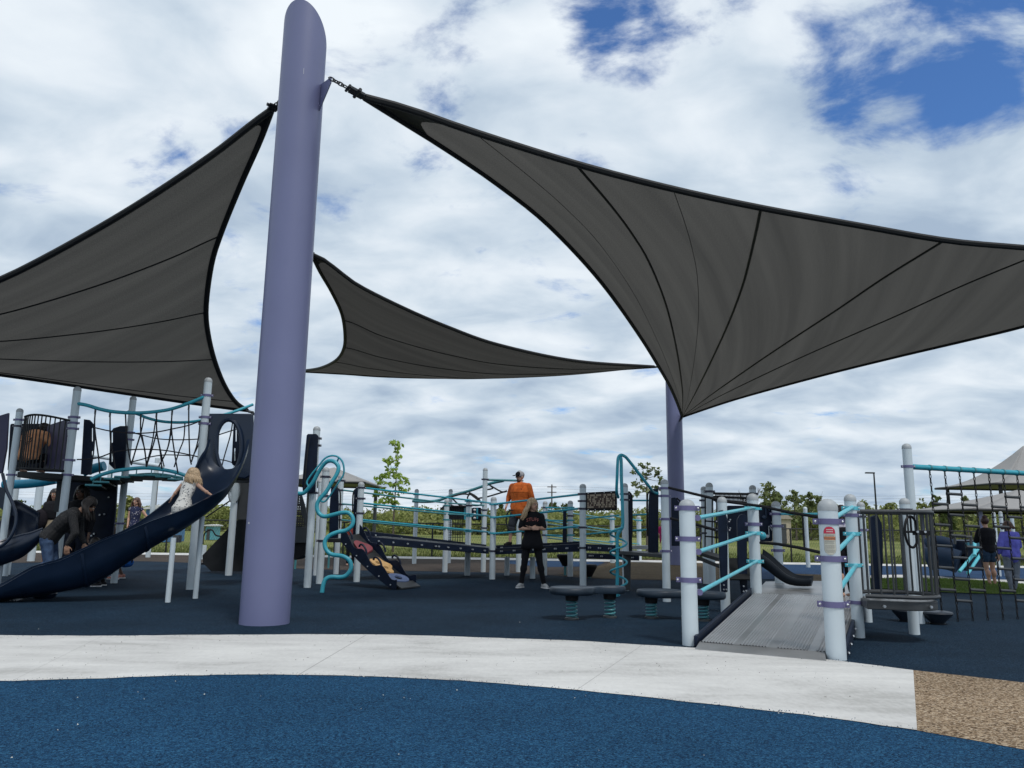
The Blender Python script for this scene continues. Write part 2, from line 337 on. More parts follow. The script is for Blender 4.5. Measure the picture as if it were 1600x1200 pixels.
# concrete with stains
def concrete():
    m = bpy.data.materials.new('broom_concrete'); m.use_nodes = True; nt = m.node_tree; L = nt.links.new; b = nt.nodes['Principled BSDF']
    tc = N(nt, 'ShaderNodeTexCoord')
    def nz(s, d, r, sx=1, sy=1, rot=0, dist=0):
        mp = N(nt, 'ShaderNodeMapping'); mp.inputs['Scale'].default_value = (sx, sy, 1); mp.inputs['Rotation'].default_value = (0, 0, rot); L(tc.outputs['Object'], mp.inputs[0])
        n = N(nt, 'ShaderNodeTexNoise'); n.inputs['Scale'].default_value = s; n.inputs['Detail'].default_value = d; n.inputs['Roughness'].default_value = r; n.inputs['Distortion'].default_value = dist; L(mp.outputs[0], n.inputs['Vector']); return n.outputs['Fac']
    a = nz(1.1, 7, .62, .6, 1.3, 0, .4); c = nz(26, 6, .7, 1, .5); s = nz(3.2, 5, .6, .3, 1.6, 0, .8)
    def MX(x, k, y):
        n = N(nt, 'ShaderNodeMath', operation='MULTIPLY_ADD'); L(x, n.inputs[0]); n.inputs[1].default_value = k
        if isinstance(y, float): n.inputs[2].default_value = y
        else: L(y, n.inputs[2])
        return n.outputs[0]
    t = MX(a, .62, MX(c, .22, MX(s, .16, 0.0)))
    cr = N(nt, 'ShaderNodeValToRGB'); L(t, cr.inputs[0]); e = cr.color_ramp.elements
    e[0].position = .38; e[0].color = (.38, .375, .36, 1); e[1].position = .60; e[1].color = (.60, .595, .575, 1); x = e.new(.47); x.color = (.50, .495, .48, 1)
    v = N(nt, 'ShaderNodeTexVoronoi'); v.inputs['Scale'].default_value = 3.1; L(tc.outputs['Object'], v.inputs['Vector'])
    sp = N(nt, 'ShaderNodeMath', operation='GREATER_THAN'); L(v.outputs['Distance'], sp.inputs[0]); sp.inputs[1].default_value = .030
    mxc = N(nt, 'ShaderNodeMixRGB'); L(sp.outputs[0], mxc.inputs[0]); mxc.inputs[1].default_value = (.10, .085, .07, 1); L(cr.outputs[0], mxc.inputs[2])
    L(mxc.outputs[0], b.inputs['Base Color']); b.inputs['Roughness'].default_value = .88; b.inputs['Specular IOR Level'].default_value = .2
    bp = N(nt, 'ShaderNodeBump'); bp.inputs['Strength'].default_value = .35; bp.inputs['Distance'].default_value = .004; L(c, bp.inputs['Height']); L(bp.outputs[0], b.inputs['Normal'])
    return m
BCONC = concrete()
# the one ground sheet out to the horizon
sheet('ground', None, -.03, GR, pts=[Vector((-900, -40, -.03)), Vector((900, -40, -.03)), Vector((900, 1600, -.03)), Vector((-900, 1600, -.03))])
# rubber safety surface
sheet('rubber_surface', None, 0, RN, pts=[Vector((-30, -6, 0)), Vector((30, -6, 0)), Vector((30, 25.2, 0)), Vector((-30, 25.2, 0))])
UPE = [(-260, 985), (-120, 990), (0, 992.5), (100, 993), (200, 993), (300, 992), (400, 991.5), (500, 991), (600, 991.5), (700, 994), (800, 997.5), (900, 1001), (1000, 1007), (1100, 1013), (1200, 1021), (1300, 1031), (1427, 1047)]
LOE = [(1433, 1141), (1300, 1122), (1200, 1110), (1100, 1099), (1000, 1088), (900, 1078), (800, 1069), (700, 1062), (600, 1057.5), (500, 1055), (400, 1054), (300, 1055), (200, 1058), (100, 1061.5), (0, 1064), (-120, 1066), (-300, 1070)]
def smoothpx(pl, n=5): return [(v.x, v.y) for v in spline([Vector((x, y, 0)) for x, y in pl], n)]
U2, L2 = smoothpx(UPE), smoothpx(LOE)
U3 = [(x, y+random.uniform(-.25, .25)) for x, y in U2]; L3 = [(x, y+random.uniform(-.5, .5)) for x, y in L2]
sheet('concrete_path', U3+L3, .008, BCONC)
# lower edge polygon: bright blue foreground
lo = [G(x, y, .004) for x, y in reversed(L2)]
loR = [G(x, y, .004) for x, y in ((1460, 1146), (1530, 1158), (1600, 1171), (1800, 1208))]
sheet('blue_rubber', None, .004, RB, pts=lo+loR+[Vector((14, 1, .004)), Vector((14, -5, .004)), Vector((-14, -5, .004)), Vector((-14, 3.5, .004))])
brp = [(1427, 1047), (1500, 1055), (1600, 1066.5), (1800, 1092), (1800, 1208), (1600, 1171), (1530, 1158), (1460, 1146), (1433, 1141)]
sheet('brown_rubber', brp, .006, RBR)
# joints scored across the path
for i, (a, b) in enumerate((((1003, 1008), (901, 1078)), ((572, 992), (465, 1055)), ((160, 993.5), (20, 1063)))):
    A, B = G(*a, .0085), G(*b, .0085); d = (B-A).normalized(); w = Vector((-d.y, d.x, 0))*(.0018, .0030, .0010)[(0, 1, 2).index(i)]
    mb = MB(); mb.add([A-w, A+w, B+w, B-w], [(0, 1, 2, 3)]); mb.build('path_joint', mat('joint', (.22, .215, .21), .9), kind='structure')
# far band of brown rubber, blue patches, far path, grass mound
FAR_B = [(-200, 884), (160, 877), (290, 879), (370, 883), (460, 888), (560, 891), (700, 893), (780, 895), (850, 898), (930, 904), (1060, 907), (1110, 907)]
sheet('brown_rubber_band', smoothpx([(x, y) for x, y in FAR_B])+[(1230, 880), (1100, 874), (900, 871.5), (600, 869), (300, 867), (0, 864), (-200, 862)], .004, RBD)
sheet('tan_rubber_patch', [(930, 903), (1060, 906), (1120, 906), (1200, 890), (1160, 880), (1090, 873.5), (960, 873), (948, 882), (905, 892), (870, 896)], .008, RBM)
sheet('blue_rubber_patch', [(800, 872), (930, 873.5), (945, 879), (930, 885), (850, 886), (790, 880)], .009, RM)
sheet('blue_rubber_band', [(1190, 905), (1360, 902), (1600, 925), (1750, 935), (1900, 893), (1600, 884), (1224, 880.5), (1190, 883)], .010, RM)
sheet('tan_rubber_strip', [(1215, 896), (1290, 898), (1330, 905), (1300, 912), (1215, 906)], .012, RBM)
sheet('far_path', None, .014, CONC, pts=[Vector((-30, 25.2, .014)), Vector((34, 24.6, .014)), Vector((34, 26.0, .014)), Vector((-30, 26.9, .014))])
sheet('curved_path', smoothpx([(1360, 899), (1400, 898), (1440, 899), (1470, 901), (1500, 903.5), (1541, 905), (1600, 906), (1700, 905)])+smoothpx([(1700, 915), (1600, 913.5), (1535, 911.5), (1500, 907), (1470, 905), (1440, 904), (1400, 905), (1360, 906)]), .016, CONC)
# artificial grass mound
def mound():
    c = G(1478, 916, 0); rx, ry = 2.15, 1.9; mb = MB(); rows = []
    for i in range(17):
        t = i/16; row = []
        for k in range(49):
            a = 2*math.pi*k/48; row.append(Vector((c.x+rx*t*math.cos(a)*1.0, c.y+ry*t*math.sin(a), .10*(1-t*t)**1.3+.012)))
        rows.append(row)
    mb.grid(rows); o = mb.build('grass_mound', TURF, kind='structure')
    return c, rx, ry
MC = mound()
# far road and strip of dry grass
sheet('road', None, -.022, mat('far_asphalt', (.16, .16, .165), .9), pts=[Vector((-300, 92, -.022)), Vector((300, 96, -.022)), Vector((300, 103, -.022)), Vector((-300, 99, -.022))])
# ================================================================ SHADE COLUMNS
def column(base, dia, top_h, cut, label, cdir=-100):
    t = thing('shade_column', base, label, 'column', 'purple shade sail columns'); mb = MB(); seg = 64; a0 = R(cdir); rows = []
    hs = [0, .02, .5, 1.5, 3, 5]
    for h in hs+[None]:
        row = []
        for k in range(seg+1):
            a = 2*math.pi*k/seg; r = dia/2
            z = h if h is not None else top_h-cut*(1-math.cos(a-a0))/2
            row.append(Vector((base.x+r*math.cos(a), base.y+r*math.sin(a), z)))
        rows.append(row)
    ins = [Vector((base.x+(p.x-base.x)*.96, base.y+(p.y-base.y)*.96, p.z)) for p in rows[-1]]
    rows += [ins, [Vector((p.x, p.y, p.z-.5)) for p in ins]]
    mb.grid(rows); mb.build('shaft', PURP, t, origin=base.copy())
    return t
B1 = G(402, 978); B1.y += .24
d1 = 79*depth(B1)/FPX*.965
H1 = hz(B1+Vector((0, -.2, 0)), 4)
C1 = column(B1, d1, H1, .68, 'tall thick purple shade column in the foreground, tallest of all with slanted open top', -97)
B2 = G(1059, 883)
d2 = 25.5*depth(B2)/FPX
C2 = column(B2, d2, hz(B2, 545), .5, 'far purple shade column behind the walkway, holding the low sail corner', -100)
B3 = G(407, 900); C3 = column(B3, .5, hz(B3, 388), .6, 'purple shade column hidden behind the big foreground column')
# ================================================================ SHADE SAILS
def sailmat(dark=1.0):
    m = bpy.data.materials.new('sail_fabric'); m.use_nodes = True; nt = m.node_tree; L = nt.links.new; nt.nodes.clear()
    o = N(nt, 'ShaderNodeOutputMaterial'); uv = N(nt, 'ShaderNodeUVMap'); 
    mp = N(nt, 'ShaderNodeMapping'); mp.inputs['Scale'].default_value = (2.6, .10, 1); L(uv.outputs[0], mp.inputs[0])
    n = N(nt, 'ShaderNodeTexNoise'); n.inputs['Scale'].default_value = .8; n.inputs['Detail'].default_value = 5; n.inputs['Roughness'].default_value = .5; L(mp.outputs[0], n.inputs['Vector'])
    mp2 = N(nt, 'ShaderNodeMapping'); mp2.inputs['Scale'].default_value = (22, 22, 1); L(uv.outputs[0], mp2.inputs[0])
    n2 = N(nt, 'ShaderNodeTexNoise'); n2.inputs['Scale'].default_value = 2.2; n2.inputs['Detail'].default_value = 3; n2.inputs['Roughness'].default_value = .8; L(mp2.outputs[0], n2.inputs['Vector'])
    mx = N(nt, 'ShaderNodeMath', operation='MULTIPLY_ADD'); L(n2.outputs['Fac'], mx.inputs[0]); mx.inputs[1].default_value = .62
    mu = N(nt, 'ShaderNodeMath', operation='MULTIPLY'); L(n.outputs['Fac'], mu.inputs[0]); mu.inputs[1].default_value = .38; L(mu.outputs[0], mx.inputs[2])
    cr = N(nt, 'ShaderNodeValToRGB'); L(mx.outputs[0], cr.inputs[0]); e = cr.color_ramp.elements
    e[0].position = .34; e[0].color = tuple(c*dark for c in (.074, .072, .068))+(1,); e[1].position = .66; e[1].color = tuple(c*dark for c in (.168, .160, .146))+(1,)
    d = N(nt, 'ShaderNodeBsdfDiffuse'); L(cr.outputs[0], d.inputs[0])
    t = N(nt, 'ShaderNodeBsdfTranslucent'); L(cr.outputs[0], t.inputs[0]); mxs = N(nt, 'ShaderNodeMixShader'); mxs.inputs[0].default_value = .38
    L(d.outputs[0], mxs.inputs[1]); L(t.outputs[0], mxs.inputs[2]); L(mxs.outputs[0], o.inputs[0]); return m
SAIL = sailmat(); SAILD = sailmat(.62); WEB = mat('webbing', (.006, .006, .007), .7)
def edge(pts, Y0, Y1, n=40):
    P = pxs(pts, Y0, Y1, 14); L_ = [0]
    for a, b in zip(P, P[1:]): L_.append(L_[-1]+(b-a).length)
    out = []; j = 0
    for i in range(n+1):
        s = L_[-1]*i/n
        while j < len(P)-2 and L_[j+1] < s: j += 1
        f = (s-L_[j])/max(1e-9, L_[j+1]-L_[j]); out.append(P[j].lerp(P[j+1], min(1, f)))
    return out
def proj(P):
    d = P-CAMP; return 800+FPX*d.dot(RIGHT)/d.dot(FWD), 600-FPX*d.dot(UP)/d.dot(FWD)
def sail(label, apex_to_a, apex_to_c, a_to_c, seams, hw, name='shade_sail', seamr=.011, fab=None, cp=()):
    """fan-shaped membrane: apex B, far edge A..C; seams = picture points where a seam meets the far edge"""
    n = len(a_to_c)-1; BA, BC, AC = apex_to_a, apex_to_c, a_to_c; B_, A_, C_ = BA[0], AC[0], AC[-1]
    t = thing(name, C_*.0+(A_+B_+C_)/3, label, 'shade sail', 'dark grey shade sails')
    def S(u, v):
        iu = u*n; i = min(int(iu), n-1); ac = AC[i].lerp(AC[i+1], iu-i); k = v*n; j = min(int(k), n-1)
        ba = BA[j].lerp(BA[j+1], k-j); bc = BC[j].lerp(BC[j+1], k-j)
        p = ac*v+B_*(1-v)+(ba-B_.lerp(A_, v))*(1-u)+(bc-B_.lerp(C_, v))*u
        return p
    mb = MB(); NU, NV = 60, 44; rows = [[S(u/NU, v/NV) for u in range(NU+1)] for v in range(NV+1)]
    mb.grid(rows); wid = (A_-C_).length; ln = ((B_-A_).length+(B_-C_).length)/2
    mb.uv = [(u/NU*wid*(.25+.75*v/NV) if True else 0, v/NV*ln) for v in range(NV+1) for u in range(NU+1)]
    mb.build('fabric', fab or SAIL, t, angle=180)
    for (cu, cv, du, dv) in cp:
        pm = MB(); pm.grid([[S(du*b/8*(a/8)*(1-.3*math.sin(math.pi*a/8)), 1+dv*b/8*(1-a/8)*(1-.3*math.sin(math.pi*a/8)))-Vector((0, 0, .012)) for a in range(9)] for b in range(9)]); pm.build('corner_patch', WEB, t, angle=180)
    for e_ in (BA, BC, AC):
        w = MB(); w.tube(e_, .046, 8); w.build('edge_webbing', WEB, t)
    for (sx, sy, sr) in seams:
        best = min(range(201), key=lambda i: (lambda q: (q[0]-sx)**2+(q[1]-sy)**2)(proj(S(i/200, 1)))); u = best/200
        w = MB(); P = [S(u, .012+.985*k/40) for k in range(41)]
        w.tube([p-Vector((0, 0, .004)) for p in P], [sr*(.35+.65*min(1, k/12)) for k in range(41)], 6); w.build('seam', WEB, t)
    return t, S
Bx = (1066, 651)
AC = edge([(570, 152), (640, 171), (740, 206), (900, 256), (1050, 295), (1190, 325), (1340, 352), (1480, 376), (1600, 387), (1780, 402), (1960, 413)], 8.6, 12.0)
BA = edge([Bx, (1060, 634), (1049, 608), (1036, 584), (1000, 525), (940, 441), (860, 354), (780, 289), (700, 234), (640, 196), (570, 152)], 23.4, 8.6)
BC = edge([Bx, (1150, 623), (1280, 587), (1400, 557), (1510, 531), (1600, 509), (1760, 464), (1960, 413)], 23.4, 12.0)
T1, S1 = sail('largest dark grey shade sail sweeping right from the big column to the far purple column', BA, BC, AC,
              [(895, 256, .020), (1050, 295, .005), (1190, 325, .022), (1478, 376, .020), (1640, 391, .016), (740, 206, .004)], .05, cp=((0, 1, .085, -.075),))
La = edge([(424, 172), (395, 193), (340, 236), (275, 281), (205, 326), (137, 366), (60, 408), (0, 437), (-120, 487), (-300, 540)], 9.4, 11.5)
Lb = edge([(-300, 540), (-150, 564), (0, 584.5), (80, 596), (190, 613), (290, 628), (386, 641)], 11.5, 17.2)
Lc = edge([(424, 172), (405, 222), (375, 290), (345, 365), (330, 415), (322, 480), (325, 520), (335, 562), (350, 600), (368, 628), (386, 641)], 9.4, 17.2)
T2, S2 = sail('dark grey shade sail on the left, running off the left side of the picture', list(reversed(La)), Lb, Lc,
              [(340, 368, .014), (321, 487, .012), (335, 562, .011), (368, 628, .009)], .05, cp=((0, 1, .05, -.05),))
Ma = edge([(487, 397), (500, 402), (525, 420), (560, 446), (630, 481), (700, 511), (780, 539), (900, 564), (1022, 573)], 16.2, 23.4)
Mb = edge([(1022, 573), (900, 581), (800, 586), (700, 590), (600, 588), (540, 584), (468, 580)], 23.4, 27)
Mc = edge([(487, 397), (500, 424), (518, 455), (534, 490), (539, 522), (537, 545), (525, 563), (500, 575), (468, 580)], 16.2, 27)
T3, S3 = sail('smaller far shade sail seen between the big column and the sky, pointed tip at right', list(reversed(Ma)), Mb, Mc,
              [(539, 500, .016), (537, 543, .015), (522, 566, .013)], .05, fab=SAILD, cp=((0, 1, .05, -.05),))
HWM = mat('rigging', (.05, .052, .055), .4, metal=.6)
def rig(t, P, Q, patch=None):
    """turnbuckle, shackles and chain between a column lug Q and a sail corner P"""
    d = (P-Q); L_ = d.length; d.normalize(); u, w = frame(d); mb = MB(); k = int(min(.5*L_, .55)/.055)
    for i in range(k):
        c = Q+d*(.03+i*.055); ax = u if i % 2 else w; ring = []
        for j in range(10): a = 2*math.pi*j/10; ring.append(c+d*math.cos(a)*.042+ax*math.sin(a)*.022)
        mb.tube(ring, .0085, 6, closed=True)
    q = Q+d*(k*.055+.02)
    mb.cyl(q+u*.03, P+u*.05, .012, seg=8); mb.cyl(q-u*.03, P-u*.05, .012, seg=8); mb.cyl(q-u*.07, q+u*.07, .018, seg=8); mb.cyl(P-u*.10-d*.1, P+u*.10-d*.1, .022, seg=8)
    mb.box((q+P)/2, (.03, .12, (P-q).length*.8), (w, u, d)); mb.build('rigging', HWM, t)
def patch(t, c, e1, e2, L_):      # dark corner reinforcement under a sail corner
    mb = MB(); off = Vector((0, 0, -.012)); a = c.lerp(e1, L_/(e1-c).length); b = c.lerp(e2, L_/(e2-c).length); m_ = (a+b)/2
    m_ = m_.lerp(c, .12); d = (c-m_).normalized()
    mb.prism([c+d*.12+off, a+off, m_.lerp((a+b)/2, -.3)+off, b+off], (0, 0, -.012)); mb.build('corner_patch', WEB, t)
lug = MB(); Q1 = at(515, 122, 8.35)
colr = Vector((B1.x+d1*.44, B1.y-.05, Q1.z))
lug.prism([Vector((colr.x, colr.y, Q1.z+.16)), Q1+Vector((.02, 0, .02)), Q1+Vector((.02, 0, -.05)), Vector((colr.x, colr.y, Q1.z-.22))], (0, .025, 0)); lug.build('lug', PURP, C1)
rig(T1, AC[0], Q1)
Q2 = at(436, 158, 9.2); rig(T2, Lc[0], Q2)
rig(T3, Ma[0], at(478, 385, 16.4))
rig(T1, BA[0], Vector((B2.x+.02, B2.y-d2*.45, BA[0].z-.25))); rig(T3, Ma[-1], at(1044, 575, 23.6)); rig(T2, Lb[-1], at(399, 648, 17.0))
# ================================================================ PLAY EQUIPMENT
UZ = Vector((0, 0, 1))
class Post:
    def __init__(s, P, r, h): s.P = P; s.r = r; s.h = h
    def y(s, py): z = hz(s.P, py); return Vector((s.P.x, s.P.y, z))
    def z(s, z): return Vector((s.P.x, s.P.y, z))
def post(t, bx, by, top, w, clamps=(), cdir=(1, 0, 0), m=None, zb=0.0, cap=True, sidedec=1.0):
    P = G(bx, by, 0); P = Vector((P.x, P.y, 0)); dp = depth(P); r = .5*w*dp/FPX/math.sqrt(1+((bx-800)/FPX)**2)
    h = hz(P, top); mb = MB()
    mb.cyl(P+UZ*zb, P+UZ*(h-r), r, seg=28); o = mb.build('post', m or POST, t, origin=P.copy())
    if cap:
        c = MB(); c.lathe(P+UZ*(h-r*1.15), [(r*1.0, -.10*r), (r*1.035, -.1*r), (r*1.035, .15*r), (r*.98, .5*r), (r*.80, .83*r), (r*.5, 1.05*r), (r*.2, 1.14*r), (0, 1.15*r)], 28)
        c.build('cap', CAPM, o)
    d = Vector(cdir).normalized(); n = Vector((-d.y, d.x, 0))
    for cl in clamps:
        cy, cm = (cl[0], cl[1]) if isinstance(cl, tuple) else (cl, CLAMP)
        z = hz(P, cy); hh = r*.60; k = MB(); k.lathe(P+UZ*(z-hh/2), [(r*1.0, 0), (r*1.09, 0), (r*1.09, hh), (r*1.0, hh)], 28)
        for s_ in (-1, 1):
            for q in (-1, 1): k.box(P+UZ*z+d*s_*r*1.28+n*q*r*.16, (r*.55, r*.13, hh), (d, n, UZ))
        co = k.build('clamp', cm, o)
        b = MB()
        for s_ in (-1, 1): b.cyl(P+UZ*z+d*s_*r*1.36-n*r*.34, P+UZ*z+d*s_*r*1.36+n*r*.34, r*.13, seg=8)
        b.m = []; 
        # bolts belong to the clamp mesh
        me = co.data; me.materials.append(BOLT); bm = bmesh.new(); bm.from_mesh(me); base = WLOC[co.name]
        vm = [bm.verts.new(Vector(v)-base) for v in b.v]
        for f in b.f:
            ff = bm.faces.new([vm[i] for i in f]); ff.material_index = 1; ff.smooth = True
        bm.to_mesh(me); bm.free()
    return Post(P, r, h)
def tubepart(t, name, pts, r, m, seg=10, **kw): mb = MB(); mb.tube(pts, r, seg); return mb.build(name, m, t, **kw)
def rail(t, a, b, r=.019, m=TEAL, name='rail', over=0.0):
    d = (b-a).normalized(); return tubepart(t, name, [a-d*over, b+d*over], r, m)
def pxpanel(t, name, poly, Y, th, m, holes=(), bevel=.006, skew=None, n=1):
    f = (lambda p: at(p[0], p[1], Y if skew is None else Y+skew*(p[0]-poly[0][0])))
    mb = MB(); mb.prism([f(p) for p in poly], (0, th, 0), [[f(p) for p in h] for h in holes]); return mb.build(name, m, t, bevel=bevel)
def roundrect(x0, y0, x1, y1, r, n=5, lean=0.0):
    out = []
    for cx, cy, a0 in ((x1-r, y0+r, -90), (x1-r, y1-r, 0), (x0+r, y1-r, 90), (x0+r, y0+r, 180)):
        for i in range(n+1): a = R(a0+90*i/n); out.append((cx+r*math.cos(a), cy+r*math.sin(a)))
    return [(x-(y-y0)*lean, y) for x, y in out]
def bolts(mb, pts, Y, r=.011):
    for x, y in pts: p = at(x, y, Y); mb.cyl(p-Vector((0, .012, 0)), p+Vector((0, .01, 0)), r, seg=8)
def boltpart(t, pts, Y, r=.011): mb = MB(); bolts(mb, pts, Y, r); return mb.build('bolts', BOLT, t)

# ---------------------------------------------------------------- LEFT TOWER with bridge and slide
TW = thing('play_tower', G(180, 905), 'tall play tower on the left with barred deck, rope net bridge and dark blue slide', 'playground structure')
p1 = post(TW, -6, 924, 638, 12.5, [(656), (666, DCLAMP), (742)], (1, .1, 0))
p2 = post(TW, 84, 921, 604, 14, [(652), (661), (670), (719), (742)], (1, .1, 0))
p3 = post(TW, 178, 911, 619, 11.5, [(676), (687), (818)], (1, .3, 0))
p4 = post(TW, 81, 905, 649, 10, [(669), (682)], (1, .1, 0))
p6 = post(TW, 297, 921, 590, 13.6, [(618, CLAMP), (652), (662)], (1, .1, 0))
p9 = post(TW, 357, 899, 700, 11.5, (), (1, 0, 0), cap=False)
p5 = post(TW, 8, 900, 652, 9.5, [(690, DCLAMP)], (1, 0, 0))
Yt = p2.P.y; zdk = hz(p2.P, 741)
# deck, front edge bowed out
L_, R_ = p1.P+Vector((.09, 0, 0)), p2.P-Vector((.02, 0, 0))
def arcpt(u, dz, bow=.24, inset=0): q = L_.lerp(R_, u); return Vector((q.x, q.y-bow*math.sin(math.pi*u)-inset, dz))
fr = [arcpt(i/16, zdk-.085) for i in range(17)]
bk = [Vector((R_.x+.35, R_.y+1.25, zdk-.085)), Vector((L_.x-.2, L_.y+1.2, zdk-.085))]
dk = MB(); dk.prism(fr+bk, (0, 0, .085)); dk.build('deck', DMETAL, TW, bevel=.01)
z1, z0 = hz(p1.P, 651), zdk+.05
tubepart(TW, 'barrier_rail', [arcpt(i/24, z1+.03*math.sin(math.pi*i/24)) for i in range(25)], .017, DMETAL)
tubepart(TW, 'barrier_rail', [arcpt(i/24, z0) for i in range(25)], .02, DMETAL)
for i in range(14):
    u = .02+.96*i/13; tubepart(TW, 'barrier_bar', [arcpt(u, z0), arcpt(u, z1+.03*math.sin(math.pi*u))], .0105, DMETAL, 8)
# panels round the deck
pxpanel(TW, 'side_panel', [(-60, 662), (0, 649), (13, 645), (10, 700), (3, 739), (-60, 748)], Yt+.12, .04, PURPP)
pxpanel(TW, 'back_panel', roundrect(16, 662, 73, 736, 3, lean=.06), Yt+1.15, .03, NAVY)
pxpanel(TW, 'side_panel', [(73, 668), (76, 664), (104, 655), (103, 700), (98, 738), (70, 737)], Yt+.5, .035, PURPP, skew=-.012)
tubepart(TW, 'grab_bar', [at(24, 668.5, Yt+.95), at(47, 670, Yt+.95)], .012, GMETAL)
slots = lambda x, ys, w=3: [roundrect(x, a, x+w, b, w/2-.01, 3) for a, b in ys]
pxpanel(TW, 'guard_panel', [(126, 741), (131, 655), (139, 656), (145.5, 663), (147.5, 680), (146, 700), (142, 730), (141, 742)], Yt+.25, .04, NAVY, slots(142, ((668, 690), (704, 712))))
pxpanel(TW, 'guard_panel', [(170, 725), (171, 705), (171.5, 690), (172, 676), (177, 669), (188, 665.5), (198, 665.5), (194, 730), (180, 735)], p3.P.y-.1, .04, NAVY, slots(173, ((675, 692), (704, 722))))
# cyan hood edge behind the deck
hd = MB(); A_ = [at(x, y, Yt+2.0) for x, y in ((6, 757), (40, 756), (66, 753), (88, 749))]; hd.tube(spline(A_, 5), .085, 12); hd.build('hood', CYAN, TW)
hd = MB(); A_ = [at(x, y, Yt+2.0) for x, y in ((131, 739), (139, 735), (150, 731), (163, 728))]; hd.tube(spline(A_, 5), [.07]*6+[.09]*10, 12); hd.build('hood', CYAN, TW)
# wall below the bridge landing
pxpanel(TW, 'climbing_wall', [(98, 747), (183, 747), (180, 800), (172, 870), (166, 903), (118, 905), (96, 900), (92, 850)], p3.P.y+.05, .05, NAVY)
mb = MB(); bolts(mb, ((150, 752), (160, 765), (156, 804.5), (163, 803.5), (143, 837), (147, 834), (170, 777)), p3.P.y+.04, .016); mb.build('bolts', BOLT, TW)
pxpanel(TW, 'support_board', [(89, 752), (97, 752), (91, 800), (84, 800)], Yt+.5, .03, GREYP)
# bridge: teal top tubes, stringers, treads, net
YF, YB = p2.P.y-.02, p3.P.y+.1
ftop = pxs([(117, 630), (135, 633), (155, 639), (175, 643), (200, 645), (222, 645), (245, 643), (268, 639), (295, 630), (322, 619)], YF, p6.P.y-.03, 5)
tubepart(TW, 'top_tube', ftop, .029, TEAL, 12)
btop = pxs([(200, 643), (215, 647), (230, 653), (250, 658), (272, 660), (295, 659.5), (315, 657)], YB, p6.P.y+1.0, 5)
tubepart(TW, 'top_tube', btop, .026, TEAL, 12)
tubepart(TW, 'top_tube', pxs([(340, 651), (357, 646), (375, 640), (395, 632)], p6.P.y+.9, p6.P.y+1.4, 5), .026, TEAL, 12)
strf = pxs([(142, 749), (155, 743), (175, 737), (200, 733), (228, 731), (255, 734), (278, 739), (300, 747)], YF+.05, p6.P.y, 6)
tubepart(TW, 'stringer', strf, .030, TEAL, 12)
strb = pxs([(155, 757), (175, 749), (200, 744), (228, 741), (255, 742), (285, 747)], YB, p6.P.y+1.0, 6)
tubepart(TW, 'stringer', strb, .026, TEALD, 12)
for i in range(8):
    k = int((.06+.11*i)*len(strf)); k2 = int((.02+.115*i)*len(strb)); a, b = strf[min(k, len(strf)-1)], strb[min(k2, len(strb)-1)]
    a = a-UZ*.10; b = b-UZ*.08+Vector((.05, 0, 0)); d = (b-a).normalized(); w = Vector((d.y, -d.x, 0)).normalized()
    mb = MB(); mb.prism([a-w*.11, a+w*.11, b+w*.11, b-w*.11], (0, 0, -.03)); o = mb.build('tread', DMETAL, TW, bevel=.006)
    mb = MB(); mb.tube([a-w*.11-UZ*.015, a+w*.13-UZ*.015], .018, 8); mb.tube([a-UZ*.01, b-UZ*.01], .012, 6); mb.cyl(a+UZ*.12, a-UZ*.01, .009, seg=6); mb.cyl(b+UZ*.10, b-UZ*.01, .009, seg=6); mb.build('hanger', TEALD, o)
YF2 = lambda x: YF+(p6.P.y-YF)*(x-110)/215.
def ropes(lines, Yf, name='rope', r=.0115):
    for ln in lines: tubepart(TW, name, spline([at(x, y, Yf(x)) for x, y in ln], 4), r, ROPE, 6)
ropes([[(147, 668), (172, 673.5), (197.5, 676.5), (220, 677), (245, 675), (268, 670.5), (295, 664.5), (317, 656)],
       [(120, 718), (136, 717.5), (154, 715), (176.5, 707), (200.5, 703), (226, 702), (250, 703), (272.5, 706), (298, 711), (310, 714)],
       [(149, 641), (148, 669), (154, 715), (156, 741)], [(172, 644), (172, 673.5), (173, 690), (176, 707), (180, 733)],
       [(196, 646), (197.5, 676.5), (200.5, 703), (205, 726)], [(220, 645), (220, 677), (226, 702), (229, 730)],
       [(244.5, 643), (245, 675), (250, 703), (253, 733)], [(269, 640), (268, 670.5), (272.5, 706), (278, 739)],
       [(295, 631), (295, 664.5), (296.5, 711), (299, 726)],
       [(220, 677), (212, 703), (205, 727)], [(245, 675), (238, 700), (229, 728)], [(268, 670.5), (262, 700), (248, 729)], [(313, 657), (309, 690), (299, 722)]], YF2)
ropes([[(192, 676), (208, 676.5), (243, 685), (268, 687), (290, 687), (311, 686)], [(200, 722), (215, 719.5), (235, 714), (255, 711), (275, 711), (297, 712)],
       [(225, 652), (220, 677), (213, 700), (206, 722)], [(243, 657), (238, 690), (229, 726)], [(268, 661), (262, 700), (248, 729)],
       [(289, 660), (287, 686), (280, 705), (272, 730)], [(317, 660), (312, 690), (300, 716)], [(245, 676), (250, 700), (256, 728)], [(222, 680), (226, 704), (229, 727)]], lambda x: YB+.4)
tips = MB()
for x, y in ((149, 642), (172, 647), (220, 650), (244.5, 648), (269, 644), (295, 636)): p = at(x, y, YF2(x)); tips.cyl(p+UZ*.03, p-UZ*.05, .016, seg=8)
tips.build('rope_ferrules', GMETAL, TW)
# landing behind the slide mouth
lm = MB(); c0 = at(357, 742, p6.P.y+.45); lm.box(c0+Vector((.05, .35, -.05)), (.85, 1.0, .09)); lm.build('deck', DMETAL, TW, bevel=.01)
Yh = p6.P.y-.05
ov = [(357.5+20*math.cos(2*math.pi*i/28)*(1-.06*math.sin(2*math.pi*i/28)), 698+42*math.sin(2*math.pi*i/28)) for i in range(28)]
